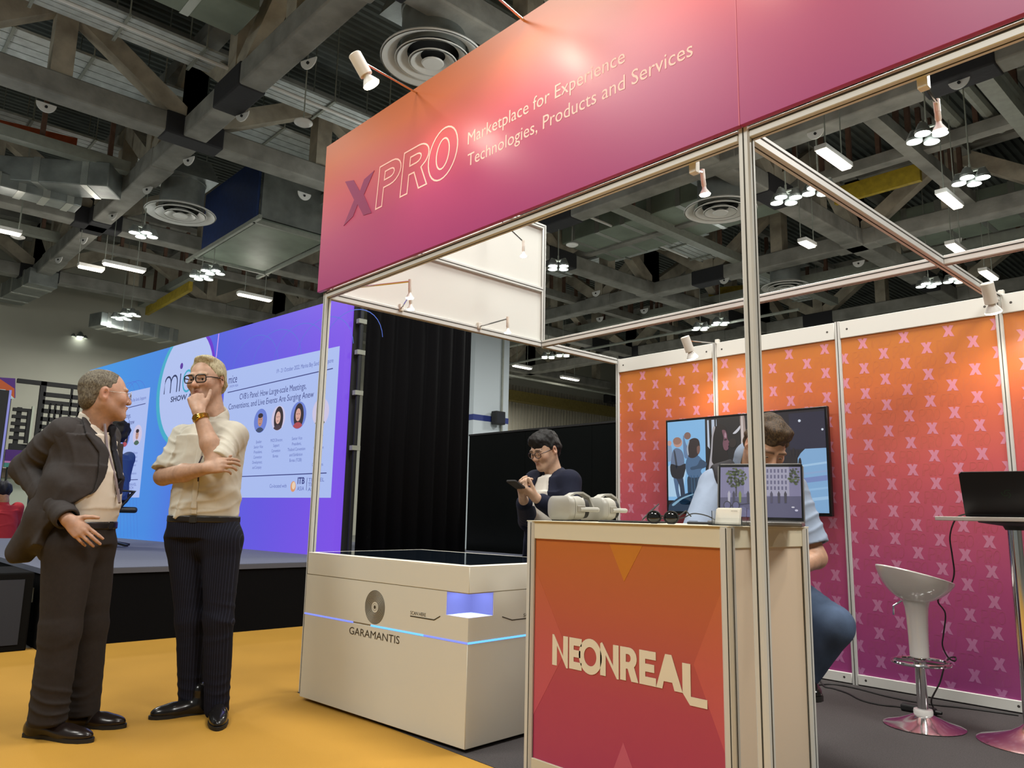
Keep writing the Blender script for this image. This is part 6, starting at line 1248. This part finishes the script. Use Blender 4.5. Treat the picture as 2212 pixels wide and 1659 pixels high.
# ---- man with the phone, behind the counter
def phone_man():
    c0 = CAM_P+ray(1180, 1000)*4.62; P0 = V3(c0[0], c0[1], 0); J = joints(P0); r = thing('person', 'man in navy jacket and glasses looking down at his phone behind the counter', 'person', (float(P0[0]), float(P0[1]), 0)); o0 = np.array(r.location)
    fc = facing_at(1180, 42); rt = np.cross(fc, Z3); fh = nrm(facing_at(1180, 48)-Z3*.42); R = frame(fh, Z3, 0); k = .91
    hc = J(1177, 972, -.01); neck = J(1196, 1022, .02); S = Sdf(); L = head(S, hc, R, k, nose=.85, jaw=.98, neck=neck, neck_r=.052, lid=.45)
    shR, shL = J(1157, 1040, .10), J(1230, 1040, -.10); elR, elL = J(1142, 1122, .02), J(1232, 1122, -.18); wrR, wrL = J(1131, 1080, -.28), J(1158, 1076, -.34)
    pel = J(1192, 1215, .02); chs = J(1192, 1075, .01); wst = J(1192, 1160, .01)
    ts = [(pel, rt, fc, .165, .11), (wst, rt, fc, .155, .105), (J(1192, 1110, .01), rt, fc, .16, .11), (chs, rt, fc, .165, .11), (J(1195, 1036, .02), rt, fc, .14, .085)]
    S.loft([(c, x, y, a-.02, b-.02) for c, x, y, a, b in ts], .03); S.chain([shR, elR, wrR], [.045, .040, .026], .02); S.chain([shL, elL, wrL], [.045, .040, .026], .02)
    ph = J(1128, 1052, -.36); hand(S, wrL, nrm(ph+Z3*.0-wrL), nrm(-IMR2*.4+Z3*.9), -1, (.9, .95, 1.0, 1.0), .05, (.85, .3, .45), .95); hand(S, wrR, nrm(J(1122, 1050, -.36)-wrR), nrm(IMR2*.8+TOC*-.3+Z3*.2), 1, (.55, .6, .7, .8), .06, (.9, .3, .4), .95)
    hp = [J(1178, 1240, .08), J(1206, 1240, -.06)]; g = lambda p, z: V3(p[0], p[1], z)
    for h_ in hp: S.chain([h_, g(h_, .48), g(h_, .09)], [.075, .05, .035], .03)
    sbuild(S, 'body', M_SKIN, r, .0042, face_col(hc, R, k, hx('bd9c84'), hx('a87468'), hx('2a2220'), 0)); eyes(L, R, k, r, hc, (0, 1, -.4))
    glasses(L, R, r, hc, k, mat('dark red spectacle frame', (.03, .010, .008), .25), 'oval', .025, .021, .104, -.004, .0024)
    H = Sdf(); q = L; H.el(q(0, -.020, .042), np.array([.0845, .106, .092])*k, R, .02); H.el(q(.01, .048, .082), np.array([.060, .044, .036])*k, R, .03); H.el(q(0, -.066, -.02), np.array([.070, .048, .060])*k, R, .03); H.half(q(0, .084, .030), nrm(R[:, 1]*.8-R[:, 2]*1.0), .012); H.half(q(0, 0, -.082), -R[:, 2], .01)
    for s in (-1, 1): H.el(q(s*.09, -.008, -.016), np.array([.024, .022, .034])*k, R, .006, True); H.el(q(s*.09, .055, -.035), np.array([.042, .05, .055])*k, R, .01, True)
    sw = wav(15, 90, 9); sw2 = wav(17, 200, 9); H.post.append(lambda p: .004*sw(p)+.002*sw2(p)); sbuild(H, 'hair', hair_mat('short black hair', (.004, .0035, .0035), (.012, .011, .010), (1, 1, .5)), r, .0042, sm=0)
    T = Sdf(); T.loft(ts, .03); T.rc(neck-Z3*.02, chs, .062, .09, .05); T.half(pel-Z3*.04, -Z3, .004); T.rc(hc-R[:, 2]*.09, neck-Z3*.015, .058, .060, .004, True); T.post.append(folds(111, .004, 28, (1, 1, .5))); sbuild(T, 'shirt', cloth('white tee', hx('d4d0c6'), .8, noise=.03), r, .0055)
    M_JK = cloth('navy jacket wool', hx('14182b'), .85, noise=.08, nscale=60); K2 = Sdf(); K2.loft([(J(1192, 1232, .02), rt, fc, .20, .14), (wst, rt, fc, .182, .13), (J(1192, 1110, .01), rt, fc, .185, .13), (chs, rt, fc, .19, .125), (J(1195, 1038, .02), rt, fc, .165, .10)], .03); K2.rc(shR, shL, .052, .052, .05); K2.rc(neck-Z3*.02-fc*.02, shR, .06, .05, .04); K2.rc(neck-Z3*.02-fc*.02, shL, .06, .05, .04)
    K2.chain([shR, elR, wrR+nrm(elR-wrR)*.05], [.070, .062, .048], .02); K2.chain([shL, elL, wrL+nrm(elL-wrL)*.05], [.070, .064, .048], .02)
    inner = Sdf(); inner.loft(ts, .03, grow=.003); K2.cut(lambda p: np.maximum(np.maximum(-((p-chs) @ fc)+.03, np.abs((p-chs) @ rt)-(.070+.10*np.clip(-((p-chs) @ Z3)/.5, -.3, 1))), ((p-chs) @ fc)-.30+.16*((p-chs) @ Z3 < -.05)), .006); K2.cut(lambda p: inner.ev(p, .05), .004); K2.rc(hc-R[:, 2]*.10, neck-Z3*.04, .064, .074, .004, True)
    K2.post += [folds(121, .004, 22, (1, 1, .6)), radial(123, elL, nrm(wrL-elL), .007, .05, .13), radial(125, elR, nrm(wrR-elR), .007, .05, .13)]; sbuild(K2, 'jacket', M_JK, r, .0056)
    b = MB(); b.tube([p-o0 for p in (neck-rt*.06+fc*.02, chs-rt*.065+fc*.118, J(1180, 1088, -.12))], .006, 6); b.build('lanyard', mat('white lanyard', hx('d8d4d0'), .7), r)
    P = Sdf()
    for h_ in hp: P.chain([h_, g(h_, .48), g(h_, .08)], [.10, .075, .068], .03)
    P.loft([(pel-Z3*.1, rt, fc, .165, .115), (pel, rt, fc, .160, .112)], .02); sbuild(P, 'trousers', cloth('dark trousers', hx('1a1c24'), .85), r, .008)
    for h_ in hp: shoe('shoe', g(h_, 0)-fc*.06, g(h_, 0)+fc*.2, mat('black shoe leather', (.010, .009, .009), .22), r, .046, h=.008)
    pt = thing('phone', 'dark phone held in both hands by the man in the navy jacket', 'phone', tuple(float(x) for x in J(1121, 1053, -.372))); pu = nrm(fc*.9+Z3*.42); pr_ = nrm(np.cross(pu, nrm(-fc*.4+Z3))); 
    MB().prism(rrect(.074, .15, .01), (0, 0, 0), pr_, pu, .008).build('body', M_BLACK, pt); MB().prism(rrect(.066, .14, .008), np.cross(pr_, pu)*.0081, pr_, pu, .0004).build('screen', mat('dark glass', (.006, .010, .016), .06), pt)
phone_man()
# ---- seated man behind the open laptop
def laptop_man():
    P0 = V3(2.36, 1.02, 0); J = joints(P0); r = thing('person', 'seated man in pale blue shirt and dark vest bowing his head behind the laptop', 'person', (float(P0[0]), float(P0[1]), 0)); o0 = np.array(r.location)
    fc = facing_at(1640, -14); rt = np.cross(fc, Z3); fh = nrm(facing_at(1640, -28)-Z3*.95); R = frame(fh, Z3, math.radians(6)); k = 1.04
    hc = J(1655, 960, -.16); neck = J(1622, 1008, -.02); S = Sdf(); L = head(S, hc, R, k, nose=1., neck=neck, neck_r=.062, lid=.35)
    shR, shL = J(1543, 1046, -.02), J(1710, 1056, -.02); elR, elL = J(1508, 1150, -.14), J(1762, 1205, -.10); wrR, wrL = J(1560, 1185, -.34), J(1700, 1235, -.30)
    pel = J(1640, 1262, .10); wst = J(1638, 1190, .05); chs = J(1628, 1088, 0)
    ts = [(pel, rt, fc, .185, .13), (wst, rt, fc, .18, .135), (chs, rt, fc, .185, .125), (J(1626, 1042, -.01), rt, fc, .165, .10)]
    S.loft([(c, x, y, a-.02, b-.02) for c, x, y, a, b in ts], .03); S.chain([shR, elR, wrR], [.05, .045, .032], .02); S.chain([shL, elL, wrL], [.05, .048, .034], .02)
    hand(S, wrR, nrm(rt*-.5+fc*.8), nrm(-Z3), 1, (.3, .35, .4, .4)); hand(S, wrL, nrm(-IMR2*.7+TOC*.5), nrm(-Z3+TOC*-.2), -1, (.3, .35, .4, .4))
    hpR, hpL = pel-Z3*.03+rt*.10, pel-Z3*.03-rt*.10; knL = J(1800, 1352, -.16); knR = J(1560, 1330, -.22); anL = V3(*(knL+fc*-.10-IMR2*.12)); anL[2] = .34; anR = V3(*(knR-fc*.1)); anR[2] = .34
    S.chain([hpR, knR, anR], [.085, .055, .04], .03); S.chain([hpL, knL, anL], [.085, .055, .04], .03)
    sbuild(S, 'body', M_SKIN, r, .0045, face_col(hc, R, k, hx('b48e76'), hx('9a665c'), hx('4a3626'), .35)); eyes(L, R, k, r, hc, (0, 1, -.4))
    H = Sdf(); q = L; H.el(q(0, -.014, .050), np.array([.078, .098, .088])*k, R, .02); H.el(q(0, .045, .104), np.array([.055, .045, .036])*k, R, .03); H.half(q(0, .078, .048), nrm(R[:, 1]*.8-R[:, 2]*.9), .012); H.half(q(0, 0, .0), nrm(-R[:, 2]-R[:, 1]*.1), .01)
    H.el(q(0, -.045, -.01), np.array([.0795, .072, .07])*k, R, .02); H.half(q(0, 0, -.055), -R[:, 2], .01)
    for s in (-1, 1): H.el(q(s*.088, -.012, -.012), np.array([.022, .022, .034])*k, R, .006, True); H.el(q(s*.085, .055, -.035), np.array([.04, .05, .06])*k, R, .01, True)
    sw = wav(25, 120, 9); H.post.append(lambda p: .0045*sw(p)); sbuild(H, 'hair', hair_mat('short brown hair', hx('2a2018'), hx('55422c'), (1, 1, .5)), r, .0042, sm=0)
    M_SB = cloth('pale blue shirt', hx('8a97ac'), .8, noise=.04); T = Sdf(); T.loft(ts, .03); T.rc(neck-Z3*.02, chs, .07, .10, .05); T.rc(neck-Z3*.03, shR, .06, .055, .04); T.rc(neck-Z3*.03, shL, .06, .055, .04); cR = elR; cL = elL*.80+shL*.20
    T.chain([shR, cR], [.072, .076], .035); T.chain([shL, cL], [.072, .080], .035); ax = nrm(elL-shL); T.cut(lambda p: np.maximum(-((p-cL-ax*.01) @ ax), np.linalg.norm(p-cL, axis=1)-.14), .003); T.rc(cL-ax*.04, cL+ax*.05, .062, .066, .003, True); axr = nrm(elR-shR); T.cut(lambda p: np.maximum(-((p-cR-axr*.01) @ axr), np.linalg.norm(p-cR, axis=1)-.14), .003)
    T.post += [radial(131, (shR+elR)/2, nrm(elR-shR+IMR2*.5), .007, .05, .14), radial(133, (shL+elL)/2, nrm(elL-shL), .007, .05, .14), folds(135, .003, 30, (1, 1, .5))]; T.rc(hc-R[:, 2]*.09, neck-Z3*.015, .064, .068, .004, True); sbuild(T, 'shirt', M_SB, r, .0055)
    C = Sdf(); c_ = neck+Z3*.012; C.rc(c_-Z3*.01, c_+Z3*.03+fc*.012, .088, .080, .01); C.rc(hc-R[:, 2]*.10, c_-Z3*.05, .068, .074, .003, True); C.half(c_-Z3*.03, -Z3); sbuild(C, 'collar', M_SB, r, .0045)
    Vs = Sdf(); Vs.loft([(c, x, y, a+.017, b+.021) for c, x, y, a, b in ts], .03); Vs.rc(neck-Z3*.03, shR*.9+neck*.1, .090, .088, .04); Vs.rc(neck-Z3*.03, shL*.9+neck*.1, .090, .088, .04); Vs.cut(lambda p: np.maximum(-((p-chs) @ fc)+.0, np.abs((p-chs) @ rt)-.03-.30*np.clip((p-chs) @ Z3+.05, 0, 1)), .006)
    for s_, q_ in ((shR, 1), (shL, -1)): Vs.half(s_+rt*q_*.012, rt*q_, .01)
    Vs.rc(hc-R[:, 2]*.10, neck-Z3*.05, .074, .092, .004, True); sbuild(Vs, 'vest', cloth('charcoal vest', hx('2e2c30'), .85), r, .0055)
    b = MB(); b.tube([p-o0 for p in (neck+rt*.082+Z3*.02-fc*.02, neck+rt*.085+fc*.05-Z3*.02, chs+rt*.075+fc*.135, chs+rt*.03+fc*.15-Z3*.1)], .008, 6); b.build('lanyard', mat('white lanyard', hx('d8d4d0'), .7), r)
    P = Sdf(); P.chain([hpR, knR, anR], [.105, .078, .058], .03); P.chain([hpL, knL, anL], [.112, .086, .060], .03); P.loft([(pel-Z3*.10, rt, fc, .19, .15), (pel+Z3*.02, rt, fc, .187, .138)], .03); P.post += [radial(141, knL, nrm(knL-hpL), .007, .05, .14), folds(143, .004, 24)]; sbuild(P, 'trousers', cloth('blue jeans denim', hx('4a5a74'), .85, noise=.18, nscale=14), r, .006)
    for a_ in (anR, anL): a0 = V3(a_[0], a_[1], 0); sh = shoe('shoe', a0-fc*.06, a0+fc*.2, mat('black shoe leather', (.010, .009, .009), .22), r, .046, h=.008); 
    for o in [c for c in r.children if c.name.startswith(('shoe', 'sole'))]: o.location.z += .29
    return pel, fc
_pel, _fc = laptop_man()
sc_ = dup(st, (float(_pel[0]), float(_pel[1]), .006), math.radians(150), 'white bar stool under the seated man behind the counter'); sc_.scale = (1, 1, 1)
# ---- people beyond
def back_person():
    z0 = .58; c0 = atz(238, 1182, z0); P0 = V3(c0[0], c0[1], 0); J = joints(P0); r = thing('person', 'person with black curly hair and blue and pink jacket seated on the stage', 'person', (float(P0[0]), float(P0[1]), z0)); o0 = np.array(r.location)
    fc = facing_at(252, 150); rt = np.cross(fc, Z3); hc = J(252, 928, 0); R = frame(fc); k = 1.; neck = J(247, 962, 0); S = Sdf(); L = head(S, hc, R, k, neck=neck)
    pel = J(242, 1072, 0); chs = J(245, 1000, 0); S.loft([(pel, rt, fc, .16, .11), (chs, rt, fc, .16, .1)], .03); g = lambda p, z: V3(p[0], p[1], z)
    legs = []
    for s in (-1, 1): h_ = pel+rt*s*.09; kn = h_+fc*.42+Z3*.02; an = g(kn, z0+.1); legs.append((h_, kn, an)); S.chain([h_, kn, an], [.08, .055, .035], .03)
    sh = [chs+rt*s*.19+Z3*.08 for s in (-1, 1)]; el_ = [s_-Z3*.26+fc*.05 for s_ in sh]; wr = [e+fc*.22 for e in el_]
    for a, b, c in zip(sh, el_, wr): S.chain([a, b, c], [.045, .038, .028], .02)
    for c, s in zip(wr, (-1, 1)): hand(S, c, fc, -Z3, s)
    sbuild(S, 'body', M_SKIN, r, .006, face_col(hc, R, k, hx('8a5c42'), hx('8a4c44'), hx('201814')))
    H = Sdf(); H.el(L(0, -.03, .02), (.12, .13, .12), R, .02); H.el(L(0, -.06, -.06), (.11, .09, .09), R, .03); H.half(L(0, .07, 0), R[:, 1], .02); w = wav(33, 60, 9); H.post.append(lambda p: .012*w(p)); sbuild(H, 'hair', hair_mat('curly black hair', (.004, .004, .005), (.02, .018, .018)), r, .007, sm=0)
    T = Sdf(); T.loft([(pel-Z3*.05, rt, fc, .19, .14), (chs, rt, fc, .19, .13), (chs+Z3*.10, rt, fc, .16, .1)], .03); T.rc(neck, chs, .06, .1, .05)
    for a, b, c in zip(sh, el_, wr): T.chain([a, b, c], [.07, .06, .05], .03)
    T.post.append(folds(151, .006, 24)); m = ramp_mat('blue and pink jacket', [(0, hx('22407a')), (.42, hx('22407a')), (.46, hx('b83a8a')), (.62, hx('b83a8a')), (.66, hx('3a6a9a')), (1, hx('2a4a80'))], tuple(nrm(IMR2*.9+Z3*-.25)), -.3, .3, rough=.8); sbuild(T, 'jacket', m, r, .007)
    P = Sdf()
    for a, b, c in legs: P.chain([a, b, c], [.1, .075, .06], .03)
    P.rc(legs[0][0], legs[1][0], .11, .11, .03); sbuild(P, 'trousers', cloth('black trousers', (.012, .012, .014)), r, .008)
    for a, b, c in legs: o1 = len(r.children); shoe('shoe', V3(c[0], c[1], 0)-fc*.06, V3(c[0], c[1], 0)+fc*.19, mat('black shoe leather', (.010, .009, .009), .22), r, .044, h=.008)
    for o in [c for c in r.children if c.name.startswith(('shoe', 'sole'))]: o.location.z += z0
back_person()
def red_person():
    P0 = V3(*atx(2, 1100, -9.3)); P0[2] = 0; J = joints(P0); r = thing('person', 'person in red jacket with dark hair sitting by the far desk at the left edge', 'person', (float(P0[0]), float(P0[1]), 0))
    fc = facing_at(10, 165); rt = np.cross(fc, Z3); hc = J(6, 1062, 0); R = frame(nrm(fc-Z3*.3)); neck = J(8, 1082, 0); S = Sdf(); L = head(S, hc, R, 1.15, neck=neck); pel = J(0, 1160, 0); chs = J(4, 1108, 0); S.loft([(pel, rt, fc, .17, .12), (chs, rt, fc, .17, .11)], .03)
    legs = []
    for s in (-1, 1): h_ = pel+rt*s*.1; kn = h_+fc*.42; an = V3(kn[0], kn[1], .08); legs.append((h_, kn, an)); S.chain([h_, kn, an], [.08, .055, .04], .03)
    sh = [chs+rt*s*.2+Z3*.08 for s in (-1, 1)]; el_ = [s_-Z3*.24+fc*.1 for s_ in sh]; wr = [e+fc*.24+Z3*.05 for e in el_]
    for a, b, c, s in zip(sh, el_, wr, (-1, 1)): S.chain([a, b, c], [.045, .04, .03], .02); hand(S, c, fc, -Z3, s)
    sbuild(S, 'body', M_SKIN, r, .007, face_col(hc, R, 1.15, hx('a97a5a'), hx('8a4c44'), hx('201814')))
    H = Sdf(); H.el(L(0, -.025, .03), (.115, .14, .12), R, .02); H.half(L(0, .07, 0), R[:, 1], .02); w = wav(43, 70, 9); H.post.append(lambda p: .006*w(p)); sbuild(H, 'hair', MATS.get('x') or hair_mat('dark hair', (.005, .005, .008), (.02, .018, .024)), r, .008, sm=0)
    T = Sdf(); T.loft([(pel-Z3*.05, rt, fc, .21, .15), (chs, rt, fc, .2, .14), (chs+Z3*.11, rt, fc, .16, .1)], .03); T.rc(neck, chs, .07, .1, .05)
    for a, b, c in zip(sh, el_, wr): T.chain([a, b, c], [.085, .075, .055], .03)
    T.post.append(folds(161, .012, 18)); sbuild(T, 'jacket', cloth('red jacket', hx('a82a30'), .7), r, .008)
    P = Sdf()
    for a, b, c in legs: P.chain([a, b, c], [.1, .08, .06], .03)
    P.rc(legs[0][0], legs[1][0], .12, .12, .03); sbuild(P, 'trousers', cloth('black trousers', (.012, .012, .014)), r, .009)
    for a, b, c in legs: shoe('shoe', V3(c[0], c[1], 0)-fc*.06, V3(c[0], c[1], 0)+fc*.19, mat('black shoe leather', (.010, .009, .009), .22), r, .044, h=.008)
    z = float(pel[2])-.13; s = thing('stool', 'round black stool under the person in red by the far desk', 'stool', (float(pel[0]), float(pel[1]), 0)); MB().lathe([(.001, z-.05), (.18, z-.05), (.19, z-.02), (.18, z), (.001, z)], n=24).build('seat', M_BLACK, s); MB().tube([(0, 0, .02), (0, 0, z-.04)], .03, 12).build('pole', M_PIPE, s); MB().lathe([(.001, 0), (.2, 0), (.2, .015), (.04, .04), (.001, .04)], n=24).build('base', M_BLACK, s)
red_person()
